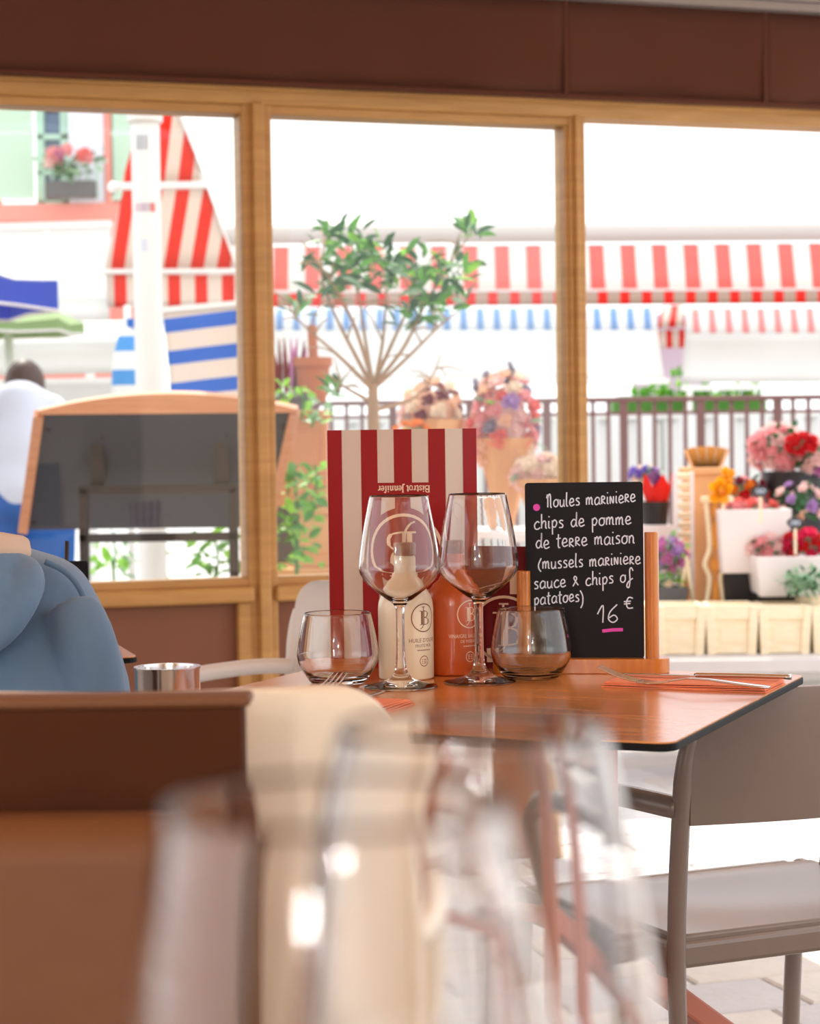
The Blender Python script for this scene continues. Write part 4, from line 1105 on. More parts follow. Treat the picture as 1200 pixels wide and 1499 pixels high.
# parasols at far left
def parasol(label, c, R, h, mtop, mval, drop, n=8, rot=0.2, group='open parasols'):
    t = thing('parasol', label, 'parasol', (c.x, c.y, 0), 0, group); z = c.z
    pts = [(R * math.cos(rot + 2 * PI * k / n), R * math.sin(rot + 2 * PI * k / n)) for k in range(n)]
    for k in range(n):
        a, b = Vector((*pts[k], z)), Vector((*pts[(k + 1) % n], z)); top = Vector((0, 0, z + h))
        m_ = (a + b) / 2 * 1.0; m_ = Vector((m_.x * .97, m_.y * .97, z - .02))
        mb = MB(); th = Vector((0, 0, .006))
        mb.add([top, a, m_, b, top - th, a - th, m_ - th, b - th], [(0, 1, 2), (0, 2, 3), (4, 6, 5), (4, 7, 6), (1, 5, 6, 2), (2, 6, 7, 3), (0, 4, 5, 1), (3, 7, 4, 0)]).build('canopy_panel', mtop, t)
        d = Vector((0, 0, drop)); e = (a - Vector((0, 0, z))).normalized() * .004
        mb = MB(); mb.add([a, m_, b, a - d, m_ - d * .8, b - d, a - e, m_ - e, b - e, a - d - e, m_ - d * .8 - e, b - d - e],
                          [(0, 1, 4, 3), (1, 2, 5, 4), (6, 9, 10, 7), (7, 10, 11, 8), (3, 4, 10, 9), (4, 5, 11, 10), (0, 3, 9, 6), (2, 8, 11, 5)]).build('valance', mval, t)
        MB().tube([a - d + Vector((0, 0, .004)), m_ - d * .8 + Vector((0, 0, .004)), b - d + Vector((0, 0, .004))], .007, 6).build('piping', M['white_pot'], t)
    MB().tube([(0, 0, 0), (0, 0, z + h + .05)], .022, 12).build('pole', M['white_metal'], t, smooth=True)
    return t
pcn = P(-230, 412, 8.4); parasol('parasol with white top and deep blue valance at the far left', pcn, 310 * mpp(8.4), .34, M['canvas_white'], mat('parasol_valance_blue', srgb(60, 96, 214), .7, trans=.4), .13, 8, .1)
gp = P(12, 472, 10.2); parasol('pale green parasol behind the blue one at left', gp, 112 * mpp(10.2), .15, mat('green_canvas', srgb(178, 202, 150), .8, trans=.35), mat('green_canvas2', srgb(160, 190, 132), .8, trans=.35), .06, 6, .35)
st = thing('stall_canopy', 'low white market stall canopy behind the bending person', 'canopy', (P(95, 520, 11).x, 11, P(95, 520, 11).z)); o = st.location
fabric('roof', st, [P(30, 474, 11.8) - o, P(190, 470, 11.8) - o, P(200, 500, 11) - o, P(-20, 504, 11) - o], .01, M['canvas_white'], 8, 3)
fabric('front_drop', st, [P(-20, 505, 11) - o, P(200, 501, 11) - o, P(196, 545, 10.95) - o, P(-20, 550, 10.95) - o], .01, M['canvas_grey'], 8, 3, .02)
MB().bar(P(-20, 560, 10.9) - o, P(196, 556, 10.9) - o, .04, .03).build('front_bar', M['white_metal'], st)
fabric('lower_cloth', st, [P(-20, 562, 11) - o, P(196, 558, 11) - o, P(196, 700, 11) - o, P(-20, 700, 11) - o], .01, M['canvas_white'], 4, 3)
wa = thing('stall_awning', 'plain white sloping awning under the salmon house wall', 'awning', (P(80, 400, 13.5).x, 13.5, P(80, 400, 13.5).z)); o = wa.location
fabric('slope', wa, [P(-60, 338, 14.6) - o, P(163, 332, 14.6) - o, P(160, 440, 13.2) - o, P(-60, 446, 13.2) - o], .01, M['canvas_white'], 8, 3)
fabric('valance', wa, [P(-60, 447, 13.2) - o, P(160, 441, 13.2) - o, P(160, 470, 13.2) - o, P(-60, 476, 13.2) - o], .01, M['canvas_white'], 8, 1)
MB().bar(P(-60, 334, 14.6) - o, P(164, 328, 14.6) - o, .06, .045).build('cassette', M['white_metal'], wa)
for x in (-40, 130): MB().bar(P(x, 445, 13.25) - o, Vector((P(x, 445, 13.25).x, 13.25, 0)) - o, .05, .05).build('post', M['white_metal'], wa)

# ================================================================== OUTSIDE: HOUSE
YH = 15.0
hs = thing('house_facade', 'salmon house front with pale green shutters above the stalls at left', 'building', (P(90, 300, YH).x, YH, 0)); o = hs.location
def hbox(name, x0, y0, x1, y1, Y0, Y1, m, par=None):
    a = P(x0, y1, Y0); b = P(x1, y0, Y0); base_o = o
    return MB().box(((a.x + b.x) / 2 - base_o.x, (Y0 + Y1) / 2 - base_o.y, (a.z + b.z) / 2 - base_o.z), (b.x - a.x, abs(Y1 - Y0), b.z - a.z)).build(name, m, par or hs, bevel=.004)
salmon = mat('salmon_render', srgb(240, 150, 138), .9); cream_r = mat('cream_render', srgb(246, 226, 208), .9)
sg = mat('shutter_green', srgb(206, 230, 212), .7); lav = mat('pale_shutter', srgb(226, 226, 238), .7); gf = mat('green_frame', srgb(186, 222, 206), .6)
ws = P(220, 330, YH); wz1 = P(90, -60, YH).z
for (x0, y0, x1, y1) in ((-120, 296, 212, 700), (-120, -60, 212, 100), (-120, 100, -10, 296), (150, 100, 212, 296)):
    hbox('wall', x0, y0, x1, y1, YH, YH + .25, salmon)
hbox('string_course', -120, 296, 200, 326, YH - .04, YH, salmon)
def louvre(x0, x1, y0, y1, m, Y):
    s = hbox('shutter', x0, y0, x1, y1, Y - .03, Y - .012, m)
    a = P(x0 + 4, y1 - 5, Y); b = P(x1 - 4, y0 + 5, Y); nsl = int((y1 - y0) / 8); mb = MB()
    for k in range(nsl):
        z = a.z + (b.z - a.z) * (k + .5) / nsl
        mb.box(((a.x + b.x) / 2 - o.x, Y - .036 - o.y, z - o.z), (b.x - a.x, .012, (b.z - a.z) / nsl * .7), Matrix.Rotation(.5, 3, 'X'))
    so = mb.build('louvres', m, s); tag(so, kind='stuff')
    for yy in (y0 + 2, (y0 + y1) / 2, y1 - 2):
        hbox('shutter_rail', x0, yy - 3, x1, yy + 3, Y - .045, Y - .03, m, s)
louvre(-42, 47, 100, 292, sg, YH - .0)
louvre(163, 205, 100, 292, sg, YH - .0)
w_ = hbox('window', 54, 100, 156, 298, YH + .12, YH + .16, M['dark_steel'])
for (x0, x1, y0, y1) in ((62, 90, 165, 198), (62, 90, 203, 250), (62, 90, 255, 290), (62, 90, 110, 160)):
    hbox('pane', x0, y0, x1, y1, YH + .10, YH + .118, mat('far_pane', srgb(88, 112, 142), .15), w_)
for (x0, x1, y0, y1) in ((54, 62, 100, 298), (90, 102, 100, 298), (54, 102, 196, 204), (54, 102, 249, 256), (150, 158, 100, 298), (54, 158, 292, 300)):
    hbox('window_bar', x0, y0, x1, y1, YH + .06, YH + .12, gf, w_)
hbox('open_shutter', 102, 100, 150, 298, YH - .02, YH + .01, lav)
hbox('pilaster', 155, 100, 164, 298, YH - .03, YH + .02, salmon)
for k in range(7):
    x = 62 + k * 13; hbox('balcony_bar', x, 236, x + 2.5, 292, YH - .16, YH - .145, gf)
hbox('balcony_rail', 54, 233, 156, 238, YH - .18, YH - .13, gf)

# ================================================================== PLANTS
def rose_mesh(name, m, seed=0, n=13):
    r = random.Random(seed); mb = MB()
    for k in range(n):
        a = k * 2.4 + r.uniform(-.3, .3); q = k / n; tilt = .25 + q * 1.0; rad = .18 + .55 * q; w = .5 + .35 * q
        d = Vector((math.cos(a), math.sin(a), 0)); sd = Vector((-d.y, d.x, 0)); up = Vector((0, 0, 1))
        out = d * math.sin(tilt) + up * math.cos(tilt)
        b = d * rad * .25; mid_ = b + out * .55 + d * .12; tip = b + out * .95 + d * .05
        mb.add([b - sd * w * .2, b + sd * w * .2, mid_ - sd * w * .55, mid_ + d * .07, mid_ + sd * w * .55, tip - sd * w * .32, tip + d * .1, tip + sd * w * .32],
               [(0, 1, 3, 2), (1, 4, 3), (2, 3, 6, 5), (3, 4, 7, 6)])
    mb.ball((0, 0, .35), .4, 8, 5, (1, 1, .9))
    me = mb.mesh(name, True); me.materials.append(m); return me
def daisy_mesh(name, m, mc, n=12):
    mb = MB()
    for k in range(n):
        a = 2 * PI * k / n; d = Vector((math.cos(a), math.sin(a), 0)); s = Vector((-d.y, d.x, 0))
        mb.add([d * .2, d * .6 - s * .16 + Vector((0, 0, .12)), d + Vector((0, 0, .05)), d * .6 + s * .16 + Vector((0, 0, .12))], [(0, 1, 2, 3)])
    mb.ball((0, 0, .05), .28, 8, 5, (1, 1, .6))
    me = mb.mesh(name, True); me.materials.append(m); return me
def leaf_mesh(name, m, w=.28):
    mb = MB()
    mb.add([(0, 0, 0), (-w * .8, .35, .06), (0, .35, 0), (w * .8, .35, .06), (-w * .7, .7, .03), (0, .72, -.03), (w * .7, .7, .03), (0, 1, -.1)],
           [(0, 2, 1), (0, 3, 2), (1, 2, 5, 4), (2, 3, 6, 5), (4, 5, 7), (5, 6, 7)])
    me = mb.mesh(name, True); me.materials.append(m); return me
ROSE = {k: rose_mesh('bloom_' + k, M['f_' + k], i) for i, k in enumerate(('pink', 'hot', 'red', 'wine', 'peach', 'cream', 'blush', 'coral', 'lilac', 'violet', 'yellow', 'orange', 'mauve', 'grey'))}
LEAF = {k: leaf_mesh('leaf_' + k, M['leaf_' + k]) for k in 'abcd'}
LEAFN = {k: leaf_mesh('leafn_' + k, M['leaf_' + k], .2) for k in 'abcd'}
def put(me, name, parent, loc, size, direction):
    o = bpy.data.objects.new(name, me); COL.objects.link(o); o.parent = parent; o.location = loc; o.scale = (size,) * 3
    o.rotation_mode = 'QUATERNION'; o.rotation_quaternion = Vector(direction).to_track_quat('Z', 'Y')
    return o
def put_leaf(me, parent, loc, size, direction, name='leaf'):
    o = bpy.data.objects.new(name, me); COL.objects.link(o); o.parent = parent; o.location = loc; o.scale = (size,) * 3
    q = Vector(direction).to_track_quat('Y', 'Z'); o.rotation_mode = 'QUATERNION'
    o.rotation_quaternion = q @ Euler((0, random.uniform(-1, 1), 0)).to_quaternion(); return o
def bunch(name, label, cat, px, py, rx, ry, Y, blooms, n, size_px, leaves='ab', nleaf=14, wrap=None, group=None, core=.72, core_m='leaf_c', lpx=None):
    """clustered blooms: ellipsoid of rx, ry pixels around (px, py) at distance Y"""
    c = P(px, py, Y); k = mpp(Y); RX, RZ = rx * k, ry * k; RY = min(RX, RZ) * .8
    t = thing(name, label, cat, c, 0, group); rr = random.Random(int(px * 7 + py))
    for i in range(n):
        z = 1 - 2 * (i + .5) / n * .92; a = i * 2.39996; h = math.sqrt(max(0, 1 - z * z))
        d = Vector((h * math.cos(a), h * math.sin(a), z)); s = rr.uniform(.82, 1.0)
        p = Vector((d.x * RX * s, d.y * RY * s, d.z * RZ * s))
        put(ROSE[rr.choice(blooms)], 'bloom', t, p, size_px * k * rr.uniform(.75, 1.15), d + Vector((0, -.35, .35)))
    for i in range(nleaf):
        d = Vector((rr.gauss(0, 1), rr.gauss(0, 1), rr.gauss(0, .8))).normalized()
        q_ = rr.uniform(.55, .95); e_ = d if not lpx else d * .5 + Vector((rr.uniform(-1, 1), rr.uniform(-1, .3), rr.uniform(-.4, 1)))
        put_leaf(LEAF[rr.choice(leaves)], t, Vector((d.x * RX * q_, d.y * RY * q_, d.z * RZ * q_)), (lpx or size_px * 2.2) * k, e_)
    core_ = MB().ball((0, 0, 0), 1, 12, 8, (RX * core, RY * core, RZ * core)); core_.build('foliage', M[core_m], t, smooth=True)
    bz = -RZ
    if wrap:
        m, hgt = wrap; H_ = hgt * k
        MB().lathe([(RX * .25, -RZ * .6 - H_), (RX * .62, -RZ * .5 - H_ * .4), (RX * 1.0, -RZ * .25), (RX * .96, -RZ * .25), (RX * .55, -RZ * .5 - H_ * .38), (RX * .2, -RZ * .6 - H_ + .004)], 9).build('paper_wrap', m, t)
    return t, c, RZ
def pot(name, label, cat, x0, x1, y0, y1, Y, m, taper=.8, square=False, group=None):
    a = P((x0 + x1) / 2, y1, Y); b = P((x0 + x1) / 2, y0, Y); r = (x1 - x0) / 2 * mpp(Y); h = b.z - a.z
    t = thing(name, label, cat, a, 0, group)
    if square:
        q = 1.0; mb = MB(); rt, rb = r, r * taper; w = .006
        ring = lambda rr_, z: [(rr_, rr_, z), (-rr_, rr_, z), (-rr_, -rr_, z), (rr_, -rr_, z)]
        vs_ = ring(rb, 0) + ring(rt, h) + ring(rt - w, h) + ring(rb - w, .01)
        fs = [(3, 2, 1, 0), (12, 13, 14, 15)]
        for L in range(3):
            for i in range(4): fs.append((L * 4 + i, L * 4 + (i + 1) % 4, L * 4 + 4 + (i + 1) % 4, L * 4 + 4 + i))
        mb.add(vs_, fs).build('bucket', m, t, bevel=.004)
    else:
        MB().lathe([(0, 0), (r * taper, 0), (r * .96, h * .84), (r, h * .85), (r, h), (r * .9, h), (r * .88, h * .8), (r * taper * .9, .01), (0, .01)], 24).build('bucket', m, t, smooth='auto')
    return t

# olive tree in its pot
YO = 5.95
tb = P(547, 640, YO)
tree = thing('potted_olive_tree', 'small potted olive tree with thin pale trunk seen above the striped menu', 'tree', (tb.x, YO, 0))
ot = tree.location
MB().lathe([(0, 0), (.15, 0), (.2, .36), (.215, .36), (.215, .40), (.19, .40), (.18, .34), (0, .34)], 28).build('pot', M['terra_pot'], tree, smooth='auto')
L_ = lambda px, py, dy=0: P(px, py, YO + dy) - ot
MB().tube(smooth_path([(0, 0, .3), (.005, 0, .7), L_(547, 640), L_(546, 590), L_(546, 562)], 4), [.024] * 5 + [.018] * 8 + [.015] * 4, 10).build('trunk', M['bark'], tree, smooth=True)
rt = random.Random(3); tips = []
main = [((546, 568), (520, 520), (490, 460), (470, 400), (478, 345)), ((546, 565), (535, 500), (525, 430), (520, 370)), ((548, 562), (560, 500), (565, 430), (560, 380)), ((549, 562), (590, 510), (620, 450), (650, 400), (690, 340)),
        ((550, 566), (600, 520), (640, 480), (672, 455)), ((545, 570), (500, 525), (460, 490), (430, 462)), ((547, 560), (575, 500), (600, 440), (605, 385)), ((546, 562), (520, 480), (490, 420), (465, 385)), ((548, 600), (600, 585), (630, 555), (645, 520)), ((546, 590), (510, 570), (500, 565), (492, 575))]
for bpts in main:
    dy0 = rt.uniform(-.22, .22); pts = [L_(x, y, dy0 * i / (len(bpts) - 1)) for i, (x, y) in enumerate(bpts)]
    sp = smooth_path(pts, 5); MB().tube(sp, interp([.0075, .004, .002], len(sp)), 6).build('branch', M['bark'], tree, smooth=True)
    for k in range(6):
        i = rt.randrange(len(sp) // 3, len(sp)); p = sp[i]; d = Vector((rt.uniform(-1, 1), rt.uniform(-.7, .7), rt.uniform(-.2, 1))).normalized() * rt.uniform(.05, .13)
        q = smooth_path([p, p + d * .5 + Vector((0, 0, .01)), p + d], 3); MB().tube(q, interp([.0032, .0014], len(q)), 5).build('twig', M['bark'], tree, smooth=True)
        tips.append((p + d, d)); tips.append((p + d * .6, d))
    tips.append((sp[-1], sp[-1] - sp[-3]))
nl = 0
def keep(p):
    w = ot + p; ppx = 600 + w.x / w.y * FPX; ppy = 650 - .0135 * (ppx - 600) - (w.z - CAM_H) / w.y * FPX
    return ppy < 480 or rt.random() < .3
cand = []
for px, py, n, r in ((500, 400, 46, 40), (540, 380, 30, 30), (560, 405, 36, 30), (480, 430, 20, 22), (600, 400, 34, 34), (640, 400, 26, 26), (670, 400, 16, 20), (690, 345, 16, 14), (620, 450, 26, 26), (478, 345, 14, 12), (680, 435, 8, 10), (437, 462, 9, 10), (600, 475, 10, 16), (492, 576, 8, 12), (520, 350, 12, 16), (655, 450, 8, 14)):
    for k in range(n):
        x = px + rt.gauss(0, r * .55); y = py + rt.gauss(0, r * .5); cand.append((x, y))
rt.shuffle(cand)
for x, y in cand[:298]:
    d = Vector((rt.uniform(-1, 1), rt.uniform(-.6, .6), rt.uniform(-.1, 1.0))); kind = rt.choices('abcd', (34, 42, 12, 12))[0]
    put_leaf(LEAFN[kind], tree, L_(x, y, rt.gauss(0, .09)), rt.uniform(.05, .088), d); nl += 1

# bouquets in the middle window
YB2 = 6.6
bunch('bouquet', 'bouquet of blush and dark red blooms left of the taller pink bouquet', 'bouquet', 632, 603, 46, 44, YB2, ['blush', 'cream', 'wine', 'peach', 'peach', 'cream', 'wine'], 44, 11, 'cd', 6, (M['kraft'], 146), 'wrapped bouquets', core_m='f_peach')
bunch('bouquet', 'tall bouquet of pink, coral and purple blooms in kraft paper', 'bouquet', 738, 622, 46, 78, YB2, ['pink', 'coral', 'blush', 'lilac', 'peach', 'peach', 'pink', 'pink', 'cream', 'grey'], 72, 13, 'cd', 8, (M['kraft'], 106), 'wrapped bouquets', core_m='f_blush')
bunch('bouquet', 'low bunch of cream roses beside the window mullion', 'bouquet', 790, 694, 42, 26, YB2 - .15, ['cream', 'cream', 'blush'], 26, 12, 'bc', 6, (M['kraft'], 65), 'wrapped bouquets', core_m='f_cream')
bunch('bouquet', 'orange and yellow flowers just above the striped menu', 'bouquet', 604, 636, 26, 18, YB2 - .12, ['yellow', 'orange'], 14, 10, 'a', 4, None, 'wrapped bouquets')
for i, (px, py, ln) in enumerate(((700, 560, 34), (746, 535, 30), (718, 548, 24))):
    o = thing('dried_sprig', ('grey dried sprig at the left of the tall bouquet', 'grey dried sprig standing highest above the tall bouquet', 'grey dried sprig in the middle of the tall bouquet')[i], 'sprig', P(px, py + ln, YB2), 0, 'dried sprigs')
    k = mpp(YB2); MB().tube([(0, 0, -.05), (0, 0, ln * k)], .003, 5).build('stem', M['bark'], o)
    for j in range(8): put(ROSE['grey'], 'bud', o, (random.uniform(-.015, .015), random.uniform(-.01, .01), ln * k * j / 7), .012, (random.uniform(-1, 1), -.5, .6))
zr_ = P(700, 776, YB2).z
rs = thing('flower_riser', 'white riser table under the wrapped bouquets behind the middle window', 'table', (P(705, 776, YB2).x, YB2, 0))
MB().box((0, 0, zr_ - .015), (.5, .5, .03)).build('top', M['white_pot'], rs, bevel=.004)
for x in (-.22, .22):
    for y in (-.2, .2): MB().box((x, y, (zr_ - .03) / 2), (.03, .03, zr_ - .03)).build('leg', M['white_pot'], rs)
# planters left of the menu
YP = 6.5
def boxpx(name, label, cat, x0, x1, y0, y1, Y, dep, m, inset=None):
    a = P(x0, y1, Y); b = P(x1, y0, Y)
    t = thing(name, label, cat, ((a.x + b.x) / 2, Y + dep / 2, a.z)); w, h = b.x - a.x, b.z - a.z
    th = .012
    for (cx, cy, sx, sy) in ((0, -dep / 2, w, th), (0, dep / 2, w, th), (-w / 2, 0, th, dep), (w / 2, 0, th, dep)):
        MB().box((cx, cy, h / 2), (sx, sy, h)).build('side', m, t, bevel=.003)
    MB().box((0, 0, .01), (w, dep, .02)).build('bottom', m, t)
    MB().box((0, -dep / 2 - .006, h * .5), (w * .72, .01, h * .55)).build('front_panel', m, t, bevel=.004)
    MB().box((0, 0, h - .05), (w - .02, dep - .02, .02)).build('soil', mat('soil', srgb(60, 44, 36), .9), t)
    for zz in (h - .012,): MB().box((0, 0, zz), (w + .03, dep + .03, .022)).build('rim', m, t, bevel=.003)
    return t
boxpx('planter', 'tan wooden planter box with trailing leaves behind the display board', 'planter', 408, 474, 600, 741, 6.6, .2, M['terra_pot'])
boxpx('planter', 'lower tan wooden box among green leaves under the planter', 'planter', 440, 486, 742, 830, 6.6, .2, M['kraft'])
MB2 = boxpx('planter', 'dark planter box carrying the red heather', 'planter', 398, 452, 575, 822, 6.9, .14, M['grey_pot'])
hb = thing('heather', 'dark red heather with upright feathery spikes by the window mullion', 'plant', P(420, 578, 7.02))
for i in range(26):
    x = random.uniform(-.055, .06); y = random.uniform(-.04, .05); hgt = random.uniform(.1, .2)
    q = [(x, y, -.02), (x * 1.2, y, hgt * .5), (x * 1.5 + random.uniform(-.01, .01), y, hgt)]
    MB().tube(smooth_path(q, 3), interp([.004, .009, .002], 7), 6).build('spike', M['f_wine'] if i % 3 else M['f_mauve'], hb, smooth=True)
pt = thing('plant_pot', 'brown clay pot beside the heather left of the olive tree', 'pot', P(458, 588, 7.0))
MB().lathe([(0, 0), (.045, 0), (.06, .12), (.068, .12), (.068, .15), (.058, .15), (.05, .02), (0, .02)], 20).build('clay', M['brown_pot'], pt, smooth='auto')
MB().tube([(0, 0, .02), (.005, 0, .12), (0, 0, .26)], .016, 8).build('stake', M['brown_pot'], pt)
def leafy(label, clusters, Y, sizes, leaves, n, group='leafy pot plants', name='leafy_plant', hang=False):
    c0 = P(clusters[0][0], clusters[0][1], Y); t = thing(name, label, 'plant', c0, 0, group); rr = random.Random(int(clusters[0][0]))
    tot = sum(c[2] * c[3] for c in clusters)
    for (x, y, rx, ry) in clusters:
        m = max(3, int(n * rx * ry / tot)); ctr = P(x, y, Y) - c0
        MB().tube(smooth_path([ctr + Vector((0, 0, -ry * mpp(Y))), ctr + Vector((.01, 0, 0)), ctr + Vector((0, 0, ry * mpp(Y)))], 3), .004, 5).build('stem', M['leaf_a'], t)
        for k in range(m):
            p = P(x + rr.uniform(-1, 1) * rx, y + rr.uniform(-1, 1) * ry, Y + rr.gauss(0, .05)) - c0
            put_leaf(LEAF[rr.choice(leaves)], t, p, rr.uniform(*sizes), (rr.uniform(-1, 1), rr.uniform(-1, .2), rr.uniform(-.5, .8)))
    if not hang: MB().tube([(0, 0, -.02), (.01, 0, -c0.z * .5), (0, 0, -c0.z + .0)], .006, 6).build('main_stem', M['leaf_a'], t)
    return t
leafy('bright green leafy plant low behind the middle window next to the menu', [(432, 770, 38, 70), (420, 700, 22, 24), (460, 700, 18, 20)], 6.35, (.035, .07), 'aadd', 110)
leafy('trailing lime green creeper spilling over the tan planter', [(440, 590, 34, 24), (410, 580, 10, 12), (455, 615, 20, 10)], 6.55, (.03, .055), 'ddc', 40, hang=True)
leafy('green leaves seen under the display board at the right', [(315, 820, 40, 34), (340, 780, 26, 26)], 6.9, (.04, .08), 'aad', 60)
leafy('pale green leaves seen under the display board at the left', [(165, 812, 40, 28), (210, 820, 40, 22)], 7.4, (.04, .08), 'cdd', 50)

# window box on the house
YW = YH - .2
wb = thing('window_box', 'window box with pink flowers and blue green leaves on the house balcony', 'window box', P(104, 282, YW))
MB().box((0, 0, .02), (.36, .1, .12)).build('box', M['grey_pot'], wb, bevel=.004)
rr = random.Random(5)
for k in range(60):
    a = rr.gauss(0, 20); b = abs(rr.gauss(0, 14)); p = P(104 + a, 268 - b * .9 + abs(a) * -.6, YW + rr.gauss(0, .04)) - wb.location
    put_leaf(LEAF['c' if k % 2 else 'b'], wb, p, rr.uniform(.06, .11), (rr.uniform(-1, 1), -.6, rr.uniform(-.6, .8)))
for x, y, c in ((78, 226, 'pink'), (84, 234, 'pink'), (76, 238, 'blush'), (98, 222, 'pink'), (122, 228, 'coral'), (128, 232, 'pink'), (88, 228, 'mauve')):
    put(ROSE[c], 'bloom', wb, P(x, y, YW - .06) - wb.location, .055, (0, -1, .3))

zsh = P(463, 830, 6.6).z
fs_ = thing('plant_shelf', 'low wooden plant shelf under the tan boxes left of the olive tree', 'shelf', (P(440, 830, 6.6).x, 6.8, 0))
MB().box((0, 0, zsh - .012), (.30, .6, .022)).build('board', M['tan_wood'], fs_)
for x in (-.13, .13):
    for y in (-.22, .22): MB().box((x, y, (zsh - .023) / 2), (.03, .03, zsh - .023)).build('leg', M['tan_wood'], fs_)
# ================================================================== RAILING
YR = 9.0
rl_ = thing('iron_railing', 'long brown iron railing with slim uprights behind the flower stall', 'railing', (P(840, 590, YR).x, YR, 0)); o = rl_.location
a, b = P(462, 594, YR) - o, P(1300, 577, YR) - o
zr = (a.z + b.z) / 2
MB().box(((a.x + b.x) / 2, 0, zr), (b.x - a.x, .045, .022)).build('top_rail', M['iron'], rl_, bevel=.004)
MB().box(((a.x + b.x) / 2, 0, zr - .06), (b.x - a.x, .02, .014)).build('under_rail', M['iron'], rl_)
MB().box(((a.x + b.x) / 2, 0, .12), (b.x - a.x, .03, .02)).build('bottom_rail', M['iron'], rl_)
me = MB().box((0, 0, (zr + .1) / 2), (.016, .016, zr - .1)).mesh('baluster'); me.materials.append(M['iron'])
me2 = MB().box((0, 0, zr / 2), (.034, .034, zr)).mesh('rail_post'); me2.materials.append(M['iron'])
k = 0; x = a.x
while x < b.x:
    ob = bpy.data.objects.new('baluster' if k % 5 else 'post', me if k % 5 else me2); COL.objects.link(ob); ob.parent = rl_; ob.location = (x, 0, 0); x += 22.5 * mpp(YR); k += 1
# white stall cloths beyond the railing
for i, (x0, x1, lab) in enumerate(((470, 708, 'white cloth covered stall table behind the tree trunk'), (709, 968, 'white cloth covered stall table behind the tall bouquet'), (969, 1290, 'white cloth covered stall table behind the carnations'))):
    t = thing('stall_table', lab, 'stall', (P((x0 + x1) / 2, 620, 10.6).x, 10.6, 0), 0, 'cloth covered stalls'); hz = P(800, 612, 10.6).z; w = (x1 - x0) * mpp(10.6)
    MB().box((0, .3, hz), (w, .7, .03)).build('top', M['canvas_white'], t)
    def cf(u, v, w=w, hz=hz): return ((u - .5) * w, -.05 + .02 * math.sin(u * 40), .02 + v * (hz - .03)), (0, 1, 0)
    MB().shell(cf, 40, 2, .006).build('cloth', M['canvas_white'], t, smooth=True)
hd_ = thing('hedge', 'bright green hedge seen low between the two stalls', 'hedge', (P(1010, 575, 11.42).x, 11.42, 0)); zh = P(1010, 578, 11.42).z
MB().box((0, .1, zh / 2), (.86, .22, zh)).build('body', M['leaf_a'], hd_, bevel=.04, seg=3)
for i in range(150):
    x = random.uniform(-78, 110); pk = 36 * math.exp(-((x + 24) / 9) ** 2); y = 584 - random.random() * (14 + pk)
    put_leaf(LEAF[random.choice('aad')], hd_, P(1010 + x, y, 11.4 + random.gauss(0, .04)) - hd_.location, random.uniform(.05, .085), (random.uniform(-1, 1), -.5, random.uniform(0, 1)))

# ================================================================== FLOWER STALL (right)
YC = 6.2
zb_ = P(1050, 959, YC).z
sb = thing('stall_bench', 'low pale grey stall bench carrying the wooden crates', 'bench', (P(1000, 960, YC).x, YC + .3, 0))
MB().box((.4, .06, zb_ - .02), (1.5, 1.0, .04)).build('top', mat('grey_plank', srgb(206, 200, 200), .6, noise=.05), sb, bevel=.004)
for x in (-.3, 1.1):
    for y in (-.38, .5): MB().box((x, y, (zb_ - .04) / 2), (.05, .05, zb_ - .04)).build('leg', M['grey_metal'], sb)
def crate(label, xl, xr, yt, Y):
    a = P(xl, 959, Y); b = P(xr, yt, Y); w = b.x - a.x; h = b.z - zb_
    t = thing('wooden_crate', label, 'crate', ((a.x + b.x) / 2, Y + w / 2, zb_), 0, 'pale wooden flower crates'); hw = w / 2 * .92
    for sx in (-1, 1):
        for sy in (-1, 1):
            MB().bar((sx * hw * .84, sy * hw * .84, 0), (sx * hw * .95, sy * hw * .95, h), .026, .026, (0, 1, 0)).build('corner_post', M['pale_wood'], t, bevel=.003)
    for k in range(4):
        d = [(0, -1), (1, 0), (0, 1), (-1, 0)][k]; r = Matrix.Rotation(k * PI / 2, 3, 'Z')
        MB().box(r @ Vector((0, -hw * .93, h - .02)), (hw * 2.0, .014, .045), r).build('rim_board', M['pale_wood'], t, bevel=.003)
        MB().box(r @ Vector((0, -hw * .85, h * .38)), (hw * 1.55, .008, h * .72), r).build('side_board', M['pale_wood'], t)
        MB().box(r @ Vector((0, -hw * .87, h * .38)), (hw * 1.0, .008, h * .32), r).build('inset_board', M['pale_wood'], t, bevel=.002)
    MB().box((0, 0, .012), (hw * 1.6, hw * 1.6, .012)).build('bottom', M['pale_wood'], t)
    return t
for i, (xl, xr) in enumerate(((884, 955), (960, 1032), (1034, 1109), (1112, 1187), (1190, 1266))):
    crate(('pale wooden crate hidden behind the chalkboard', 'pale wooden crate right next to the chalkboard post', 'second pale wooden crate from the chalkboard post', 'third pale wooden crate from the chalkboard post', 'pale wooden crate cut by the right picture edge')[i], xl, xr, 886, YC)
o = boxpx('crate_lid', 'pale crate lying behind the row of crates under the silver plant', 'crate', 1135, 1200, 870, 884, YC + .2, .1, M['pale_wood'])
YD = 6.5
pot('flower_pot', 'dark grey pot under the mauve carnations', 'pot', 952, 1004, 858, 945, YD, M['grey_pot'], .82, True)
bunch('potted_flowers', 'mauve carnations just right of the chalkboard', 'flowers', 978, 815, 25, 28, YD, ['mauve', 'lilac', 'mauve'], 26, 9, 'cd', 14)
bunch('potted_flowers', 'pale green foliage below the mauve carnations', 'flowers', 975, 846, 24, 16, YD - .02, ['cream'], 3, 6, 'cd', 40, core=.5, lpx=14)
pot('flower_pot', 'black pot below the red paper wrap', 'pot', 936, 980, 734, 768, YD + .3, M['black_pot'], .85)
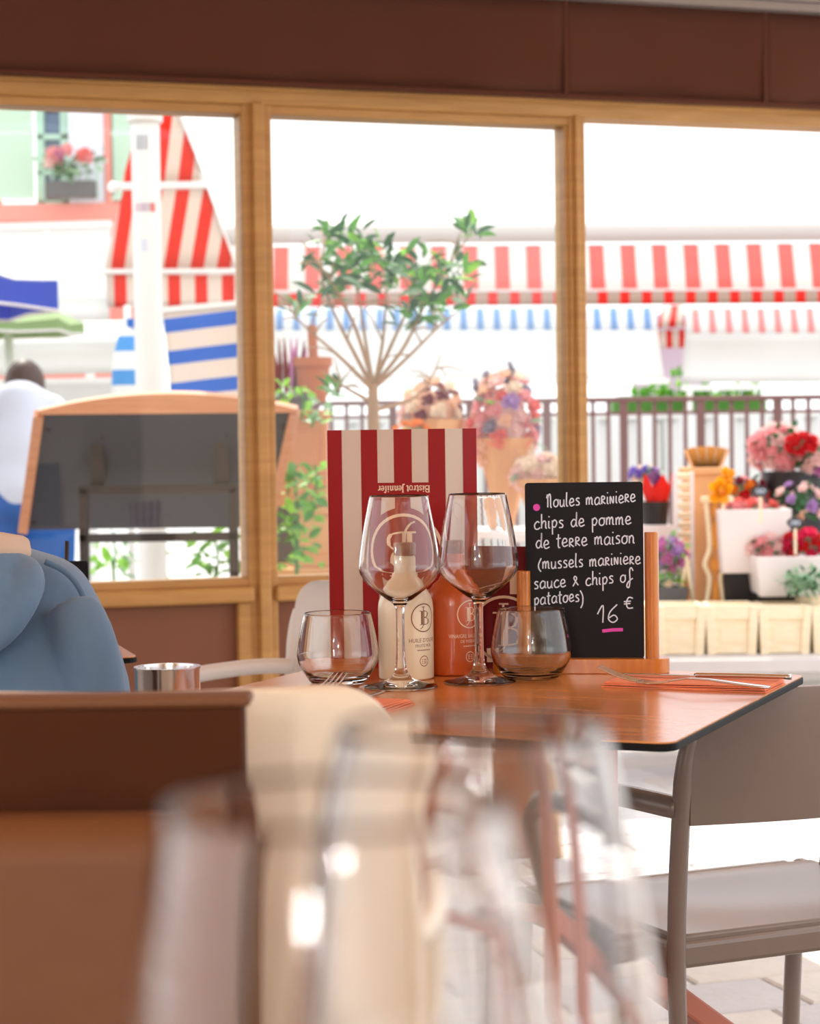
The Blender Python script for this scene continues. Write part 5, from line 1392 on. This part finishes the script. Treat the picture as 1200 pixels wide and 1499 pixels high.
rp = thing('flower_wrap', 'bright red pointed paper wrap right of the chalkboard top', 'flower wrap', P(962, 738, YD + .3)); k = mpp(YD + .3)
mb = MB(); npt = 10; outl = []
for i in range(npt):
    a = 2 * PI * i / npt; outl.append((math.cos(a), math.sin(a)))
vs_ = [(x * 15 * k, y * 15 * k, 0) for x, y in outl] + [(x * 23 * k, y * 20 * k, (44 if i % 2 == 0 else 22) * k) for i, (x, y) in enumerate(outl)]
vs_ += [(x * .93, y * .93, z) for x, y, z in vs_]
fs = []
for i in range(npt):
    j = (i + 1) % npt; fs += [(i, j, npt + j, npt + i), (2 * npt + j, 2 * npt + i, 3 * npt + i, 3 * npt + j), (npt + i, npt + j, 3 * npt + j, 3 * npt + i)]
mb.add(vs_, fs).build('paper', M['red_paper'], rp)
bunch('potted_flowers', 'violet flowers peeking above the chalkboard corner', 'flowers', 944, 694, 20, 10, YD + .34, ['violet', 'lilac', 'cream'], 14, 8, 'c', 4)
# tall slatted stand
sd = boxpx('slatted_stand', 'tall kraft coloured slatted stand between the pots', 'stand', 1012, 1056, 684, 940, YD + .2, .16, M['kraft'])
w0 = P(990, 890, YD + .15); w1_ = P(1012, 690, YD + .15)
ls = thing('louvre_screen', 'white slatted shutter panel leaning on the kraft stand', 'panel', (w0.x, YD + .15, w0.z)); ww = w1_.x - w0.x; hh = w1_.z - w0.z
for s in (0, 1): MB().box((s * ww, 0, hh / 2), (.012, .02, hh)).build('stile', M['white_pot'], ls)
for i in range(14): MB().box((ww / 2, 0, hh * (i + .5) / 14), (ww, .008, hh / 14 * .62), Matrix.Rotation(.5, 3, 'X')).build('slat', M['pale_wood'], ls)
kc = thing('kraft_cone', 'fan of orange kraft paper standing on top of the slatted stand', 'paper', P(1034, 684, YD + .28)); k = mpp(YD)
for i in range(9):
    a = (i - 4) * .13; d = Vector((math.sin(a), 0, math.cos(a)))
    MB().bar(Vector((i - 4, 0, 0)) * .008 - Vector((0, 0, .02)), Vector((i - 4, 0, 0)) * .008 + d * 32 * k, 9 * k, .004, (0, 1, 0)).build('fold', M['orange_wood'] if i % 2 else M['kraft'], kc)
# ornate pale wood easel
ez = thing('wooden_easel', 'pale wooden easel with pierced orange insets beside the white bucket', 'easel', P(1047, 888, YD - .02)); k = mpp(YD)
def lens(z0, z1, wx, m, nm, dy):
    pts = []
    for i in range(12):
        a = 2 * PI * i / 12; pts.append((wx * k * math.cos(a), (z0 + z1) / 2 * k + (z1 - z0) / 2 * k * math.sin(a)))
    MB().prism_y(pts, dy, dy + .01).build(nm, m, ez)
MB().box((0, .012, 78 * k), (18 * k, .012, 156 * k)).build('back_strip', M['tan_wood'], ez)
for s in (-1, 1): MB().tube(smooth_path([(s * 14 * k, 0, 0), (s * 8 * k, 0, 40 * k), (s * 15 * k, 0, 62 * k), (s * 8 * k, 0, 84 * k), (s * 9 * k, 0, 120 * k), (s * 13 * k, 0, 156 * k)], 5), .008, 8).build('rail', M['pale_wood'], ez, smooth=True)
lens(84, 126, 6, M['orange_wood'], 'inset', -.004); lens(50, 72, 6, M['orange_wood'], 'inset', -.004); lens(4, 40, 5, M['orange_wood'], 'inset', -.004); lens(130, 150, 5, M['orange_wood'], 'inset', -.004)
MB().box((4 * k, 0, 157 * k), (46 * k, .03, 9 * k)).build('top_board', M['pale_wood'], ez, bevel=.003)
e2 = thing('wooden_easel', 'small pale wooden easel next to the grey pot', 'easel', P(1004, 888, YD - .02))
for s in (-1, 1): MB().tube([(s * 12 * k, 0, 0), (s * 4 * k, 0, 46 * k), (0, 0, 74 * k)], .008, 8).build('rail', M['pale_wood'], e2, smooth=True)
MB().box((0, .01, 22 * k), (9 * k, .008, 36 * k)).build('inset', M['orange_wood'], e2)
# buckets and bunches at right
bunch('potted_flowers', 'dark red and orange flowers above the white bucket', 'flowers', 1078, 718, 44, 16, YD + .3, ['wine', 'red', 'wine', 'pink', 'orange'], 30, 9, 'b', 8)
sf = thing('sunflower', 'yellow sunflower head at the left of the dark red flowers', 'flower', P(1054, 720, YD - .05))
put(ROSE['yellow'], 'petals', sf, (0, 0, 0), 19 * mpp(YD), (0, -1, .25)); MB().ball((0, -.025, 0), .011, 10, 6).build('disc', M['f_orange'], sf, smooth=True)
put(ROSE['yellow'], 'petals', sf, (.02, 0, .05), 12 * mpp(YD), (.4, -1, .6))
pot('flower_bucket', 'tall white bucket with pink blooms at its rim', 'bucket', 1046, 1150, 744, 836, YD, M['white_pot'], .9, True)
pot('flower_pot', 'black pot below the tall white bucket', 'pot', 1056, 1110, 834, 945, YD + .02, M['black_pot'], .9, True)
bunch('potted_flowers', 'row of pink blooms filling the tall white bucket', 'flowers', 1096, 744, 44, 8, YD + .1, ['pink', 'coral', 'pink'], 22, 9, 'b', 4)
pot('flower_bucket', 'short white bucket under the hot pink flowers', 'bucket', 1098, 1204, 812, 870, YD - .12, M['white_pot'], .85, True)
pot('flower_pot', 'black pot below the short white bucket', 'pot', 1104, 1160, 866, 945, YD - .1, M['black_pot'], .9, True)
bunch('potted_flowers', 'blush and pink blooms in the short white bucket', 'flowers', 1124, 802, 28, 17, YD - .1, ['blush', 'pink', 'blush'], 22, 10, 'b', 5)
bunch('potted_flowers', 'hot pink blooms in the short white bucket at right edge', 'flowers', 1178, 798, 32, 18, YD - .12, ['hot', 'hot', 'red'], 26, 10, 'b', 8)
bunch('potted_flowers', 'silver green leafy plant in front of the short white bucket', 'plant', 1176, 852, 34, 24, YD - .28, ['grey'], 2, 3, 'ccb', 130, core=.5, lpx=13)
pot('flower_bucket', 'tall black bucket holding the pale pink carnations', 'bucket', 1118, 1210, 690, 935, YD + .35, M['black_pot'], .75)
bunch('potted_flowers', 'large head of pale pink carnations above the black bucket', 'flowers', 1140, 656, 42, 32, YD + .3, ['pink', 'pink', 'blush'], 46, 11, 'b', 12)
bunch('potted_flowers', 'dusky pink carnations at the right edge above black bucket', 'flowers', 1196, 668, 30, 26, YD + .28, ['mauve', 'pink', 'blush'], 24, 10, 'b', 10)
bunch('potted_flowers', 'red bow of blooms between the two carnation heads', 'flowers', 1172, 650, 20, 13, YD + .2, ['red'], 16, 9, 'b', 0)
bunch('potted_flowers', 'loose lilac and peach roses low against the black bucket', 'flowers', 1170, 735, 34, 30, YD + .1, ['lilac', 'peach', 'blush'], 16, 9, 'b', 40, core=.45, core_m='leaf_b', lpx=16)
for px, py, lab in ((1113, 719, 'dark oval price tag above the tall white bucket'), (1164, 765, 'dark oval price tag above the hot pink flowers')):
    t = thing('price_tag', lab, 'price tag', P(px, py, YD - .2), 0, 'oval price tags'); k = mpp(YD)
    MB().prism_y([(12 * k * math.cos(2 * PI * i / 16), 8 * k * math.sin(2 * PI * i / 16)) for i in range(16)], 0, .004).build('plate', M['tag_black'], t)
    pr = Print(); pr.ring(-3.5 * k, 0, 3 * k, 1.1 * k, 14); pr.ring(3.5 * k, 0, 3 * k, 1.1 * k, 14); pr.build('chalk_loops', M['chalk'], lambda x, z: (x, -.001, z), t)
    MB().box((0, .003, -26 * k), (4 * k, .004, 40 * k)).build('peg', M['pale_wood'], t)
zq = P(958, 768, YD + .3).z
rq = thing('pot_riser', 'pale box riser lifting the black pot with the red wrap', 'riser', (P(958, 768, YD + .3).x, YD + .3, zb_))
MB().box((0, 0, (zq - zb_) / 2), (.11, .11, zq - zb_)).build('block', M['white_pot'], rq, bevel=.004)
